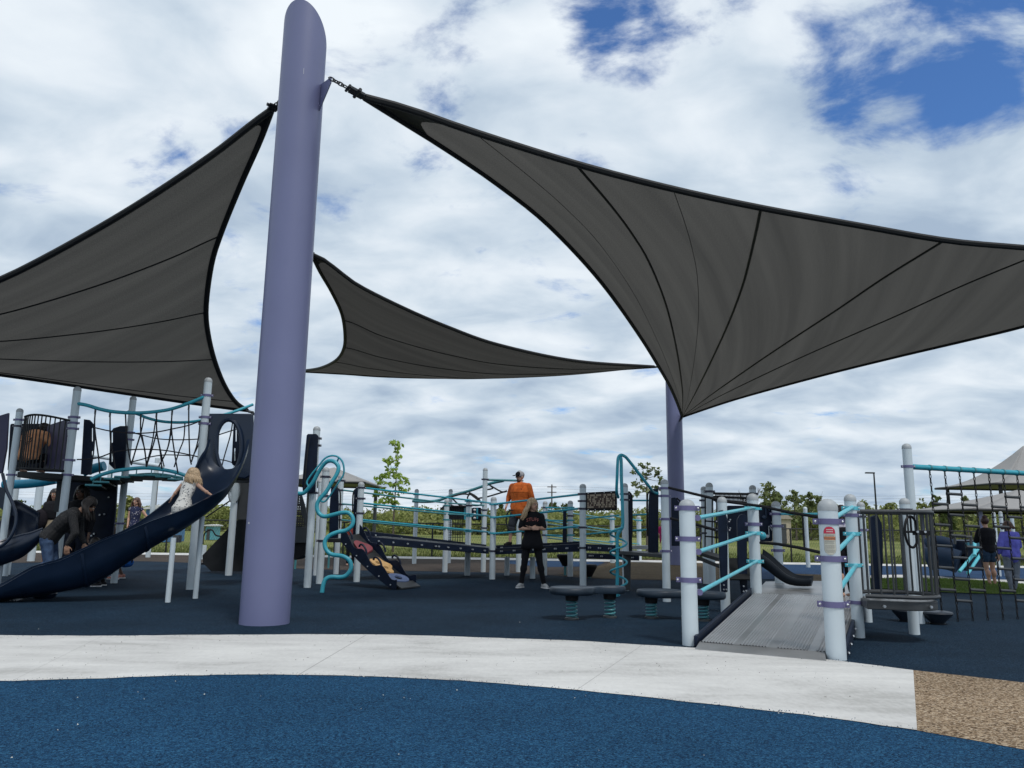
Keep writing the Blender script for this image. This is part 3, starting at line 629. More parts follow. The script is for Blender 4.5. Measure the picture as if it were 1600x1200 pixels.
# ---- the slide: curved trough
ST = [  # near rim px, bottom px, Y near ; far rim px, Y far
 ((389, 690), (374, 738), 12.05, (326, 690), 12.2), ((383, 713), (364, 752), 11.85, (321, 705), 12.1), ((371, 742), (350, 770), 11.6, (312, 718), 12.05), ((355, 764), (337, 788), 11.35, (303, 737), 11.95),
 ((335, 776), (318, 806), 11.15, (290, 757), 11.8), ((308, 790), (297, 824), 10.98, (272, 776), 11.6), ((280, 803), (276, 838), 10.85, (250, 795), 11.45), ((237, 818), (242, 856), 10.75, (222, 816), 11.35),
 ((197, 835), (203, 879), 10.68, (190, 834), 11.28), ((163, 848), (170, 901), 10.62, (158, 847), 11.22), ((130, 864), (138, 917), 10.56, (126, 862), 11.16), ((95, 880), (100, 925), 10.50, (92, 877), 11.1),
 ((72, 886), (76, 930), 10.47, (70, 883), 11.07), ((53, 892), (52, 934), 10.44, (50, 889), 11.04), ((27, 906), (24, 937), 10.4, (24, 903), 11.0), ((0, 921), (-4, 940), 10.36, (-2, 917), 10.96), ((-40, 934), (-42, 945), 10.3, (-42, 930), 10.9)]
def slide(t, ST):
    rows_n = spline([at(*s[0], s[2]) for s in ST], 5); rows_f = spline([at(*s[3], s[4]) for s in ST], 5)
    rows_b = spline([at(s[1][0], s[1][1], (s[2]*.62+s[4]*.38)) for s in ST], 5)
    th = .03; outer = []; 
    for n_, f_, b_ in zip(rows_n, rows_f, rows_b):
        ax = (f_-n_); W = ax.length; ax.normalize(); mid = (n_+f_)/2; dn = (b_-mid); dn = dn-ax*dn.dot(ax); D = dn.length; dn.normalize()
        sec_o = []; sec_i = []
        for k in range(15):
            a = math.pi*k/14; cx = -math.cos(a); sy = math.sin(a)**.75
            sec_o.append(mid+ax*(cx*W/2)+dn*(sy*D)); sec_i.append(mid+ax*(cx*(W/2-th))+dn*(sy*(D-th*1.6)))
        rim = lambda side: [mid+ax*side*(W/2+.012)-dn*.035, mid+ax*side*(W/2-.035)-dn*.035]
        r1, r2 = rim(-1), rim(1)
        outer.append([r1[0]]+sec_o+[r2[0], r2[1]]+list(reversed(sec_i))+[r1[1], r1[0]])
    mb = MB(); mb.grid(outer); n = len(outer[0])
    for e_, rv in ((0, False), (len(outer)-1, True)):
        for k in range(15):
            a, b_, c, d = e_*n+k+1, e_*n+k+2, e_*n+(n-3-k)-0, e_*n+(n-2-k)
            if k < 14: mb.f.append((a, b_, c-0, d)); mb.m.append(0)
    o = mb.build('slide', NAVYS, t, angle=50)
    # seams where the sections bolt together
    for i in (36, 50):
        fl = MB(); rr = outer[i][1:16]; mid = (rr[0]+rr[-1])/2
        d = (outer[i+1][8]-outer[i][8]).normalized()*.035
        A = [mid+(p-mid)*1.035 for p in rr]; B = [p+d for p in A]; fl.grid([rr, A, B, [p+d for p in rr]]); fl.build('flange', NAVYS, o)
    return o, outer
so_, SEC = slide(TW, ST)
# foot below the lower end, entrance hood
ft = MB(); q = G(52, 937); ft.lathe(Vector((q.x, q.y+.25, 0)), [(0, .0), (.13, .0), (.16, .06), (.12, .12), (0, .12)], 16); ft.build('slide_foot', NAVYS, so_)
hp = [(325, 646), (395, 646), (396, 690), (394, 741), (383, 748), (340, 744), (328, 735), (322, 705), (324, 675)]
pxpanel(so_, 'slide_hood', hp, p6.P.y+.02, .06, NAVYS, [ov], bevel=.02)
rg = MB(); rg.tube([at(x, y, p6.P.y-.0) for x, y in ov], .035, 8, closed=True); rg.build('hood_rim', NAVYS, so_)
pxpanel(TW, 'guard_panel', roundrect(333, 664, 342, 730, 3, lean=.03), p6.P.y+.35, .03, NAVY, slots(338.5, ((673, 684), (698, 708), (712, 722)), 2.0))
pxpanel(TW, 'guard_panel', roundrect(365, 658, 385, 728, 6, lean=.05), p6.P.y+.35, .03, NAVY, [roundrect(367.5, 666, 369.5, 690, .9), roundrect(365.5, 700, 367.5, 720, .9)])
ropes([[(337, 681), (352, 676), (368, 671), (380, 668)], [(333, 718), (350, 719), (370, 725)], [(364, 656), (360, 680), (350, 715), (344, 740)]], lambda x: YB+.5)
for x0, y0, x1, y1, Yq in ((275, 846, 262, 941, None), (317, 812, 305, 935, None)):
    b = G(x1, y1); tp = at(x0, y0, b.y); mb = MB(); mb.cyl(Vector((b.x, b.y, 0)), Vector((b.x, b.y, tp.z+.05)), .036, seg=16); mb.build('leg', POST, so_)
br = MB(); q = at(277, 842, 10.95); br.box(q, (.08, .10, .10)); br.build('bracket', GMETAL, so_)
# bubble window and grey panel, stair side
pxpanel(TW, 'window_panel', [(353, 745), (390, 745), (388, 812), (361, 812), (363, 770), (353, 768)], p9.P.y+.1, .04, GREYP)
gm = bpy.data.materials.new('clear_dome'); gm.use_nodes = True; gb = gm.node_tree.nodes['Principled BSDF']; gb.inputs['Transmission Weight'].default_value = .85; gb.inputs['Roughness'].default_value = .05; gb.inputs['Base Color'].default_value = (.75, .8, .82, 1); gb.inputs['Alpha'].default_value = .55
bb = MB(); c = at(367, 768, p9.P.y-.02); bb.ell(c, (.12, .20, .24), nu=20, nv=14); bb.build('bubble_window', gm, TW)
tubepart(TW, 'window_rim', [c+Vector((math.cos(a)*.125, -.02, math.sin(a)*.245)) for a in [2*math.pi*i/24 for i in range(25)]], .012, GMETAL, 6)
pxpanel(TW, 'stair_side', [(316, 868), (358, 824), (372, 812), (392, 806), (392, 893), (330, 893), (317, 880)], p9.P.y+.5, .05, DMETAL)
for i in range(5):
    q = at(330+11*i, 880-13*i, p9.P.y+.8); mb = MB(); mb.box(q, (.30, .55, .04)); mb.build('step', DMETAL, TW)
pt = G(318, 874); mb = MB(); mb.cyl(Vector((pt.x, pt.y, 0)), Vector((pt.x, pt.y, .4)), .06, seg=14); mb.build('stair_foot', POST, TW)
tubepart(TW, 'handrail', spline([at(x, y, p9.P.y+.5) for x, y in ((317, 850), (318, 838), (323, 830), (331, 828), (337, 836), (345, 838))], 5), .016, DMETAL, 8)
tubepart(TW, 'handrail', [at(322, 808, p9.P.y+.6), at(360, 782, p9.P.y+.6)], .016, DMETAL, 8)
# spiral chute at far left
SP = [((-30, 775), (-20, 800), 12.3, (10, 765), 12.9), ((0, 790), (6, 818), 12.0, (36, 780), 12.7), ((30, 806), (34, 838), 11.9, (62, 797), 12.5), ((50, 816), (50, 846), 12.0, (66, 806), 12.7),
      ((63, 825), (52, 852), 12.1, (62, 812), 12.8), ((40, 834), (36, 862), 12.0, (36, 822), 12.7), ((10, 844), (10, 876), 11.8, (4, 832), 12.5), ((-30, 858), (-30, 894), 11.6, (-34, 845), 12.3)]
SP2 = [((67, 826), (60, 842), 12.0, (62, 803), 12.6), ((48, 833), (45, 853), 11.95, (40, 790), 12.6), ((30, 837), (28, 863), 11.9, (22, 783), 12.6), ((4, 845), (0, 877), 11.8, (12, 800), 12.4), ((-30, 857), (-36, 894), 11.6, (-20, 840), 12.3), ((-70, 880), (-76, 915), 11.4, (-70, 868), 12.0)]
rn = spline([at(*s[0], s[2]) for s in SP2], 5); rf = spline([at(*s[3], s[4]) for s in SP2], 5); rb = spline([at(*s[1], (s[2]+s[4])/2) for s in SP2], 5)
rows = []
for n_, f_, b_ in zip(rn, rf, rb):
    mid = (n_+f_)/2; dn = b_-mid; h_ = (f_-n_)/2
    rows.append([mid-h_*math.cos(math.pi*k/12)+dn*math.sin(math.pi*k/12)**.8 for k in range(13)])
mb = MB(); mb.grid(rows); sp_ = mb.build('spiral_slide', NAVYS, TW, solid=.03, angle=60)
tubepart(sp_, 'rim', rn, .018, NAVYS, 8); tubepart(sp_, 'rim', rf, .018, NAVYS, 8)
tubepart(sp_, 'rim', pxs([(4, 740), (10, 765), (19, 785), (25, 805), (24, 822), (16, 840), (4, 852), (-10, 858)], 11.8, 11.7, 6), .024, NAVYS, 8)
pxpanel(sp_, 'chute_wall', [(2, 762), (10, 765), (19, 785), (25, 806), (21, 806), (8, 800), (-4, 790), (-30, 790), (-30, 750)], 12.1, .03, NAVYS)
b = G(13, 898); mb = MB(); mb.cyl(Vector((b.x, b.y, 0)), Vector((b.x, b.y, hz(b, 868))), .03, seg=14); mb.build('leg', POST, sp_)
# ---------------------------------------------------------------- CENTRE STRUCTURE
CT = thing('climbing_structure', G(700, 900), 'long low climbing structure in the centre with curly tube climber and navy raised walkway', 'playground structure')
q11 = post(CT, 480, 918, 666, 11.8, [(685, DCLAMP), (696, DCLAMP), (770, DCLAMP)], (1, .2, 0))
q12 = post(CT, 499, 912, 730, 11.5, [(745, DCLAMP), (775, DCLAMP), (845, DCLAMP)], (1, .2, 0))
q12b = post(CT, 492, 899, 750, 7, ())
q13 = post(CT, 557, 909, 753, 10.2, [(762, DCLAMP), (779, DCLAMP), (802, DCLAMP)], (1, .2, 0))
q14 = post(CT, 525, 897, 741, 9.2, [(751, DCLAMP), (766, DCLAMP), (788, DCLAMP), (812, DCLAMP)], (1, .2, 0))
q16 = post(CT, 695, 894, 780, 8.2, [(790, TEALD), (812, TEALD)])
q17 = post(CT, 730, 899, 779, 9, [(783, TEAL), (790, DCLAMP), (806, TEAL), (830, TEAL)])
q18 = post(CT, 755, 894, 731, 7.8, [(749, DCLAMP), (797, DCLAMP), (825, DCLAMP)])
q19 = post(CT, 769, 905, 776, 9.4, [(788, TEAL), (808, TEAL), (833, TEAL), (861, DCLAMP)])
q21 = post(CT, 810, 894, 735, 8, [(751, TEALD)])
q20 = post(CT, 792, 899, 866, 8, (), cap=False); q22 = post(CT, 832, 904, 866, 8.6, (), cap=False)
q23 = post(CT, 851, 899, 783, 7.6, [(793, DCLAMP), (812, DCLAMP), (836, DCLAMP)])
q24 = post(CT, 891, 901, 782, 8.6, [(793, TEAL), (806, DCLAMP), (813, TEAL), (836, TEAL)])
q25 = post(CT, 911, 916, 756, 10.6, [(772, DCLAMP), (783, DCLAMP), (795, DCLAMP), (824, DCLAMP), (856, DCLAMP)])
q27 = post(CT, 978, 923, 755, 10.5, [(772, DCLAMP), (781, DCLAMP)])
q29 = post(CT, 1042, 940, 749, 12.8, [(763, CLAMP), (775, CLAMP), (811, CLAMP), (861, CLAMP)], (1, .15, 0))
q28 = post(CT, 999, 876, 806, 7.4, [(813, TEAL), (829, TEAL)])
q26 = post(CT, 957, 880, 802, 7.4, [(811, TEAL), (829, TEAL), (846, TEAL)])
q15 = post(CT, 647, 881, 764, 6.8, [(773, TEAL), (783, DCLAMP), (794, TEAL), (819, TEAL)])
q16b = post(CT, 701, 880, 764, 6.4, [(790, DCLAMP)])
# tall leaning navy board, roofed stair tower
pxpanel(CT, 'guard_panel', [(479, 680), (481, 678), (494, 678), (497, 681), (495, 720), (492, 769), (473, 769), (472, 755), (475, 720)], q11.P.y-.13, .045, NAVY)
tubepart(CT, 'grab_bar', spline([at(x, y, q11.P.y-.2) for x, y in ((484, 683), (481, 700), (478, 730), (476, 762))], 4), .012, DMETAL, 6)
perf = bpy.data.materials.new('perforated_metal'); perf.use_nodes = True; nt = perf.node_tree; pb = nt.nodes['Principled BSDF']; pb.inputs['Base Color'].default_value = (.02, .02, .022, 1); pb.inputs['Roughness'].default_value = .5
tc = N(nt, 'ShaderNodeTexCoord'); sp = N(nt, 'ShaderNodeSeparateXYZ'); nt.links.new(tc.outputs['Object'], sp.inputs[0])
def _sin(o, k):
    a = N(nt, 'ShaderNodeMath', operation='MULTIPLY'); nt.links.new(o, a.inputs[0]); a.inputs[1].default_value = k; b = N(nt, 'ShaderNodeMath', operation='SINE'); nt.links.new(a.outputs[0], b.inputs[0]); return b.outputs[0]
xy = N(nt, 'ShaderNodeMath', operation='ADD'); nt.links.new(sp.outputs[0], xy.inputs[0]); nt.links.new(sp.outputs[1], xy.inputs[1])
mmn = N(nt, 'ShaderNodeMath', operation='MINIMUM'); nt.links.new(_sin(xy.outputs[0], 150), mmn.inputs[0]); nt.links.new(_sin(sp.outputs[2], 150), mmn.inputs[1])
gt = N(nt, 'ShaderNodeMath', operation='LESS_THAN'); nt.links.new(mmn.outputs[0], gt.inputs[0]); gt.inputs[1].default_value = .25; nt.links.new(gt.outputs[0], pb.inputs['Alpha'])
Ys = q11.P.y+1.2
for i, (y0, y1) in enumerate(((773, 787), (789, 803), (806, 822))):
    pxpanel(CT, 'stair_riser', [(440, y0), (472+i*2, y0), (474+i*2, y1), (440, y1)], Ys-.25*i, .012, perf, bevel=0)
    q = at(457, y1+1, Ys-.25*i-.10); mb = MB(); mb.box(q, (.42, .26, .03)); mb.build('step', DMETAL, CT)
pxpanel(CT, 'stair_side', [(468, 775), (472, 775), (487, 828), (482, 832), (470, 800)], Ys-.8, .04, GREYP)
pxpanel(CT, 'stair_front', [(440, 824), (482, 824), (478, 848), (440, 848)], Ys-.8, .05, GREYP)
pxpanel(CT, 'stair_base', [(440, 848), (479, 848), (474, 868), (462, 875), (448, 872), (440, 862)], Ys-.7, .5, BLACK)
for x, y in ((461, 889), (513, 888)): b = G(x, y); mb = MB(); mb.cyl(Vector((b.x, b.y, 0)), Vector((b.x, b.y, .45)), .025, seg=10); mb.build('stair_leg', TEALD, CT)
pxpanel(CT, 'roof_beam', [(440, 748), (475, 748), (475, 757), (440, 757)], Ys+.2, .05, DMETAL)
# curly climber
Yc = q11.P.y-.28
cur = [(445, 767), (458.5, 768.5), (467.5, 771), (475, 770), (482.5, 762.5), (490, 752), (499, 735.5), (508, 723.5), (516, 720), (524.5, 723), (529, 731), (526, 741.5), (518.5, 753.5), (509.5, 768.5), (499, 780.5), (495, 791), (498, 801.5), (506.5, 807), (520, 804.5), (535, 801), (545.5, 802), (551.5, 810.5), (550, 821), (541, 828.5), (526, 832), (514, 837.5), (507.5, 846.5), (509, 857.5), (517.5, 866), (535, 869), (546, 876), (548.5, 888), (541, 899), (531, 902), (518, 901.5), (509, 905), (505, 914)]
base_c = G(503, 926)
cp = [at(x, y, Yc+(base_c.y-Yc)*i/len(cur)) for i, (x, y) in enumerate(cur)]+[Vector((base_c.x, base_c.y, 0))]
cc = tubepart(CT, 'curly_climber', spline(cp, 6), .0345, TEAL, 14)
tubepart(cc, 'hand_loop', spline([at(x, y, Yc-.04) for x, y in ((482, 760), (479.5, 753.5), (485.5, 743), (499, 726.5), (508, 716), (518.5, 712), (529, 714.5), (536, 724), (537, 740), (529, 753.5), (518.5, 770), (509.5, 782), (503.5, 784), (500.5, 780.5))], 6), .016, TEAL, 8)
tubepart(cc, 'strut', [at(529, 716, Yc-.04), at(526, 723, Yc)], .015, TEAL, 8)
# guard boards with looped handles, deck between
def board(t, poly, Y, hoop, m=NAVY, r=.014, name='guard_panel'):
    o = pxpanel(t, name, poly, Y, .045, m)
    if hoop: tubepart(o, 'handle', spline([at(x, y, Y+.02) for x, y in hoop], 4), r, BLACK, 8)
    return o
board(CT, [(517, 762), (524, 760), (528, 765), (529, 790), (528, 842), (514, 842), (515, 790)], q14.P.y-.55, [(524, 762), (530, 765), (532, 775), (531, 800), (530.5, 826)])
board(CT, [(553, 768), (558, 762), (565, 762), (564, 800), (562, 840), (551, 840), (552, 800)], q13.P.y+.1, [(562, 763), (555, 765), (551.5, 774), (551, 800)])
dz = hz(q13.P, 838)
def deck(t, pts, z, th=.07, m=DMETAL, name='deck'): mb = MB(); mb.prism([Vector((p.x, p.y, z-th)) for p in pts], (0, 0, th)); return mb.build(name, m, t, bevel=.008)
a, b = at(512, 845, q13.P.y-.05), at(566, 840, q13.P.y-.05)
deck(CT, [a, b, b+Vector((.15, 1.2, 0)), a+Vector((.05, 1.2, 0))], dz-.05)
pxpanel(CT, 'post_shade', [(521, 845), (532, 845), (530, 897), (520, 897)], q14.P.y-.02, .04, GREYP)  # dark strip over the lower post, painting the shade below the deck
# climbing ramp with coloured holds
def climb():
    T0, T1 = at(533, 838, 13.95), at(561, 834, 14.3); Bb = G(620, 917, .05); Bf = G(650, 913.5, .05)
    n = 24; rows = []
    nr = MB()
    def P(u, v): return T0.lerp(T1, u)*(1-v)+Bb.lerp(Bf, u)*v-UZ*.06*math.sin(math.pi*v)
    nr.grid([[P(u/4, v/n) for u in range(5)] for v in range(n+1)]); nr.grid([[P(1-u/4, v/n)-UZ*.03 for u in range(5)] for v in range(n+1)])
    o = nr.build('climbing_ramp', DMETAL, CT)
    for side in (0, 1):
        top = []; bot = []
        for v in range(n+1):
            p = P(side, v/n); w = .055*math.sin(v/n*math.pi*6.0+side*1.2); top.append(p+UZ*(.12+w)); bot.append(p-UZ*.09)
        mb = MB(); mb.prism(top+bot[::-1], (.0, -.035 if side == 0 else .035, 0)); s_ = mb.build('side_board', NAVY, o, bevel=.006)
        for vv in (.14, .40, .66):
            c = P(side, vv)+UZ*.15; ring = [c+(P(side, vv+.05)-P(side, vv)).normalized()*.10*math.cos(a)+UZ*.085*math.sin(a) for a in [math.pi*i/10 for i in range(11)]]
            tubepart(s_, 'handle', ring, .018, NAVY, 8)
    cols = [(mat('red_hold', (.20, .04, .05), .5), .24, .10, 3), (mat('yellow_hold', (.55, .33, .13), .5), .58, .15, 5), (mat('blue_hold', (.10, .14, .26), .5), .86, .11, 2)]
    for mt_, v0, dv, k in cols:
        ol = []; 
        for i in range(28):
            a = 2*math.pi*i/28; rr = 1+.16*math.sin(k*a+1); uu = .5+.38*rr*math.cos(a); vv = v0+dv*rr*math.sin(a); p = P(min(.95, max(.05, uu)), vv)+UZ*.012; ol.append(p)
        hl = []
        for (cu, cv) in (((.42, -.35), (.55, .35)) if k == 5 else ((.5, 0),)):
            hl.append([P(cu+(.09 if k != 2 else .16)*math.cos(a), v0+dv*cv+dv*(.20 if k != 2 else .42)*math.sin(a))+UZ*.012 for a in [2*math.pi*i/10 for i in range(10)]])
        mb = MB(); mb.prism(ol, (0, 0, .03), hl if k != 3 else ()); mb.build('climbing_hold', mt_, o)
    lip = MB(); lip.prism([P(0, .94)+UZ*.01, P(1, .94)+UZ*.01, Bf+Vector((.08, -.02, -.035)), Bb+Vector((.08, -.02, -.035))], (0, 0, .02)); lip.build('foot_plate', GMETAL, o)
    b_ = MB()
    for v in (.1, .3, .5, .7, .9): p = P(0, v)-UZ*.03+Vector((0, -.04, 0)); b_.cyl(p, p-Vector((0, .01, 0)), .012, seg=6)
    b_.build('bolts', BOLT, o)
climb()
# walkway beams (navy side boards), deck surface
def beam(t, a, b, dpt, Y0, Y1, bx=()):
    A, B = at(a[0], a[1], Y0), at(b[0], b[1], Y1); A2, B2_ = at(a[0], a[1]+dpt[0], Y0), at(b[0], b[1]+dpt[1], Y1)
    n = (B-A).cross(UZ).normalized()*.045; mb = MB(); mb.prism([A, B, B2_, A2], -n); o = mb.build('side_beam', NAVY, t, bevel=.008)
    k = MB()
    for f in bx:
        p = A.lerp(B, f)*.5+A2.lerp(B2_, f)*.5; nn = n.normalized(); nn = nn if nn.y < 0 else -nn
        k.cyl(p+nn*.046, p+nn*.058, .016, seg=8); k.cyl(p+nn*.0, p+nn*.012, .016, seg=8)
    k.build('bolts', BOLT, t); return A, B
A, B = beam(CT, (566, 837), (764, 856), (12.5, 9.5), q13.P.y+.15, q19.P.y-.02, (.04, .12, .23, .34, .45, .56, .585, .66, .76, .86, .96))
w = Vector((.15, 1.7, 0)); mb = MB(); mb.prism([A-UZ*.03, B-UZ*.03, B+w-UZ*.03, A+w-UZ*.03], (0, 0, -.03)); mb.build('walkway_deck', perf if False else DMETAL, CT)
beam(CT, (566, 829), (760, 851), (10, 8), q13.P.y+1.85, q19.P.y+1.7, (.1, .3, .5, .7, .9))
A, B = beam(CT, (773, 857), (904.5, 849.5), (9.5, 12.5), q19.P.y-.02, q25.P.y+.05, (.1, .26, .5, .62, .75, .88))
mb = MB(); mb.prism([A-UZ*.03, B-UZ*.03, B+w-UZ*.03, A+w-UZ*.03], (0, 0, -.03)); mb.build('walkway_deck', DMETAL, CT)
beam(CT, (773, 852), (904, 846), (8, 9), q19.P.y+1.7, q25.P.y+1.7, (.1, .4, .7))
A, B = beam(CT, (913, 850), (966, 852), (10.5, 11), q25.P.y, q27.P.y+.05, (.2, .5, .8))
beam(CT, (914, 864), (997, 867), (8, 9), q25.P.y+3.4, q27.P.y+3.0, (.12, .17, .35, .85, .92))
# walkway rails
def rails3(t, pa, pb, ys, r=.019, m=TEAL, off=-.0):
    for ya, yb in ys:
        a, b = pa.y(ya), pb.y(yb); n = Vector((0, -1, 0)); rail(t, a+n*pa.r*.7, b+n*pb.r*.7, r, m)
for ps, ys in (((q13, q17, q19), ((762, 781.5, 787), (786, 803, 807), (812, 828, 832))),):
    for y_ in ys:
        rails3(CT, ps[0], ps[1], ((y_[0], y_[1]),)); rails3(CT, ps[1], ps[2], ((y_[1], y_[2]),))
for y_ in ((765.5, 786, 790), (787, 803, 806), (812, 827, 831)):
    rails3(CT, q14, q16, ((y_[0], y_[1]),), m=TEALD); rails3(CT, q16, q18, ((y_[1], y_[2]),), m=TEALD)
for y_ in ((788, 772), (809, 794), (834, 822)): rails3(CT, q19, q25, (y_,), .021, m=TEAL)
for y_ in ((796, 811), (813, 829), (818, 833), (836, 848), (840, 852)): rails3(CT, q23, q26, (y_,), .017, m=TEALD if y_[0] in (818, 840) else TEAL)
for y_ in ((793, 806), (813, 824), (836, 845)): rails3(CT, q23, q24, ((y_[0], y_[0]+1),), .017)
for y_ in ((811, 805), (835, 830)): 
    a, b = q25.y(y_[0]), at(968, y_[1], q27.P.y+.6); rail(CT, a, b, .015)
for y_ in ((806, 813), (826, 829), (846, 850)): rails3(CT, q26, q28, (y_,), .017)
for y_ in ((782, 783), (805, 804), (829, 828)): rail(CT, at(984, y_[0], q27.P.y+2.2), at(1020, y_[1]-1, q27.P.y+2.0), .019)
board(CT, [(880, 798), (885, 796), (886, 848), (879, 848)], q24.P.y-.1, [(884, 797), (881, 801), (880.5, 845)], r=.01)
# overhead climber
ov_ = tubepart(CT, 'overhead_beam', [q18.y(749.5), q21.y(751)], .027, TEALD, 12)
arch = pxs([(645, 783), (665, 784), (684, 782), (705, 774.7), (728, 768.5), (748, 762), (768, 755), (787, 751)], q15.P.y-1.5, q18.P.y+.6, 6)
tubepart(CT, 'arched_tube', arch, .036, TEALD, 12)
for ln in ([(765, 758), (784, 768.5), (792, 767), (762, 776), (745, 779)], [(765, 758), (770, 763), (755, 766)], [(734, 769), (731, 781), (750, 784), (744, 776), (734, 770)],
           [(703, 777), (722, 772), (735, 773)], [(706, 778), (718, 789), (733, 792)], [(735, 772), (752, 786), (746, 790), (735, 789)], [(697, 789), (688, 796), (700, 792)]):
    tubepart(CT, 'hanging_rung', spline([at(x, y, q18.P.y+.7) for x, y in ln], 3), .020, DMETAL, 8)
# sensory station under it
Yq = q16.P.y+.4
pxpanel(CT, 'activity_panel', [(697, 791), (728, 791), (727, 812), (697, 812)], Yq, .06, GREYP); pxpanel(CT, 'panel_roof', [(694, 792), (699, 789.5), (729, 790), (731, 792.5)], Yq-.15, .35, BLACK)
gr = MB()
for i in range(8): x = 697+3.7*i; gr.tube([at(x, 794, Yq-.05), at(x-.6, 850, Yq-.05)], .008, 6)
for y in range(816, 850, 4): gr.tube([at(696.5, y, Yq-.05), at(723, y, Yq-.05)], .006, 6)
gr.build('wire_screen', DMETAL, CT)
pxpanel(CT, 'bead_panel', roundrect(737, 793, 752, 813, 2), Yq, .04, NAVY)
mb = MB()
for i in range(3):
    for j in (0, 1): mb.ell(at(741.5+j*.2, 797+i*6.3, Yq-.03), (.035, .03, .03))
mb.build('beads', mat('white_bead', (.6, .6, .6), .4), CT)
pxpanel(CT, 'bead_panel', roundrect(744.5, 794, 747, 811, 1), Yq-.04, .03, TEAL); pxpanel(CT, 'bead_panel', roundrect(725, 793, 730, 812, 1.2), Yq-.04, .03, TEAL)
tubepart(CT, 'hand_loop', spline([at(x, y, 16.2) for x, y in ((802, 797), (796, 798), (792, 804), (791, 812), (792, 821), (796, 828), (803, 829))], 5), .015, DMETAL, 8)
# tile game panel
Yp = q25.P.y-.03
pxpanel(CT, 'tile_panel', [(915.5, 769.5), (964, 767), (964.5, 797.5), (915.5, 798)], Yp, .05, BLACK)
pxpanel(CT, 'tile_backing', [(917.5, 772.5), (961, 770.5), (961, 794), (917.5, 794.5)], Yp-.012, .01, BRK, bevel=0)
rows_t = ["1011110111110110111011","1010011100010101101011","0110110000101001101001","0010111001001001111100","1101011011011001101101","1011010111101101011101","1111100001011011011010"]
tl = MB()
for r_, s_ in enumerate(rows_t):
    for c_, ch in enumerate(s_):
        if ch == '1' and random.random() < .94:
            x = 918+c_*1.95; y = 773.2-.045*(x-918)+r_*3.02; q = [at(x, y, Yp-.03), at(x+1.65, y, Yp-.03), at(x+1.65, y+2.6, Yp-.03), at(x, y+2.6, Yp-.03)]; tl.prism(q, (0, .016, 0))
tl.build('tile_pattern', BEIGE, CT)
boltpart(CT, [(919, 771), (930, 770.4), (944, 769.8), (955, 769.2), (919, 796.3), (930, 796.3), (944, 796), (955, 796), (962.5, 775), (962.5, 789)], Yp-.01, .008)
# guard boards at the right end, coil climber, steps
board(CT, [(976, 768), (980, 767), (985, 771), (987, 780), (988, 862), (975, 862), (974, 800)], q27.P.y+.12, [(982, 768), (986.5, 773), (987.5, 785), (987.5, 835)])
board(CT, [(1015, 768), (1019, 764), (1029, 764), (1029, 863), (1013, 863), (1013.5, 790)], q29.P.y+1.5, [(1018, 766), (1012.5, 771), (1011.5, 785), (1011.5, 838)])
board(CT, [(1049, 778), (1055, 777), (1062, 786), (1064, 800), (1064, 853), (1050, 853)], q29.P.y+1.1, [(1057, 778), (1063.5, 785), (1065.5, 800)])
pxpanel(CT, 'post_shade', [(974, 862), (986, 862), (985, 922), (976, 922)], q27.P.y-.12, .05, GREYP)  # grey strip standing in for shade on the post's lower half
dza = hz(q27.P, 861); a, b = at(968, 861, q27.P.y), at(1045, 864, q29.P.y+.4)
deck(CT, [a, b, b+Vector((.1, 1.1, 0)), a+Vector((.1, 1.3, 0))], dza, .06, GMETAL)
pxpanel(CT, 'bench_deck', [(988, 853), (1014, 852.5), (1014, 858.5), (988, 858.5)], q27.P.y+1.0, .35, mat('pale_deck', (.4, .41, .42), .5))
Yk = 12.15
pc = G(964.5, 932)
cl = tubepart(CT, 'coil_climber', spline([Vector((pc.x, pc.y, 0)), at(964.6, 900, pc.y), at(964.6, 860, pc.y), at(964.6, 838, pc.y), at(969, 829, pc.y), at(973, 820, pc.y), at(972.5, 790, pc.y), at(971, 750, pc.y), at(970.5, 720, pc.y), at(969, 712.5, pc.y)], 6), .028, TEAL, 12)
cen = at(966.5, 870, pc.y); zt, zb_ = hz(pc, 824), .0; hx = []
nturn = 3.6
for i in range(150):
    u = i/149; a = -1.2-2*math.pi*nturn*u; z = zt*(1-u)+zb_*u; hx.append(Vector((cen.x+.132*math.cos(a), cen.y+.132*math.sin(a), z)))
tubepart(cl, 'coil', hx, .017, TEAL, 8)
tubepart(cl, 'arch_tube', spline([at(1028, 771, q29.P.y+1.5), at(1021, 769, q29.P.y+1.4), at(1015.6, 762, 12.6), at(1000, 742, 12.4), (at(982, 719, 12.25)), at(976, 713, 12.2), at(970, 711, 12.15), at(966, 715, 12.15), at(965, 725, 12.15), at(964, 750, 12.2), at(963.5, 768, 12.3), at(966, 777, 12.5)], 6), .024, TEAL, 10)
# stools and buckets under the walkway
def stool(bx, by, top, rpx, label, first=[]):
    b = G(bx, by); b = Vector((b.x, b.y, 0)); z = hz(b, top); r = rpx*depth(b)/FPX
    t = thing('step_pod', b, label, 'stepping stool', 'cone shaped stepping pods')
    mb = MB(); mb.lathe(b+UZ*(z-.26), [(0, .0), (r*.35, .0), (r*.5, .06), (r*.98, .20), (r, .24), (r*.93, .26), (r*.5, .265), (0, .265)], 24); mb.build('seat', BLACK, t)
    mb = MB(); mb.cyl(b, b+UZ*(z-.24), .03, seg=10); mb.build('stem', TEALD, t)
stool(883, 899, 866, 13, 'black cone shaped stepping pod under the navy walkway')
stool(921, 903, 882, 12, 'low black stepping pod on the brown rubber behind the walkway')
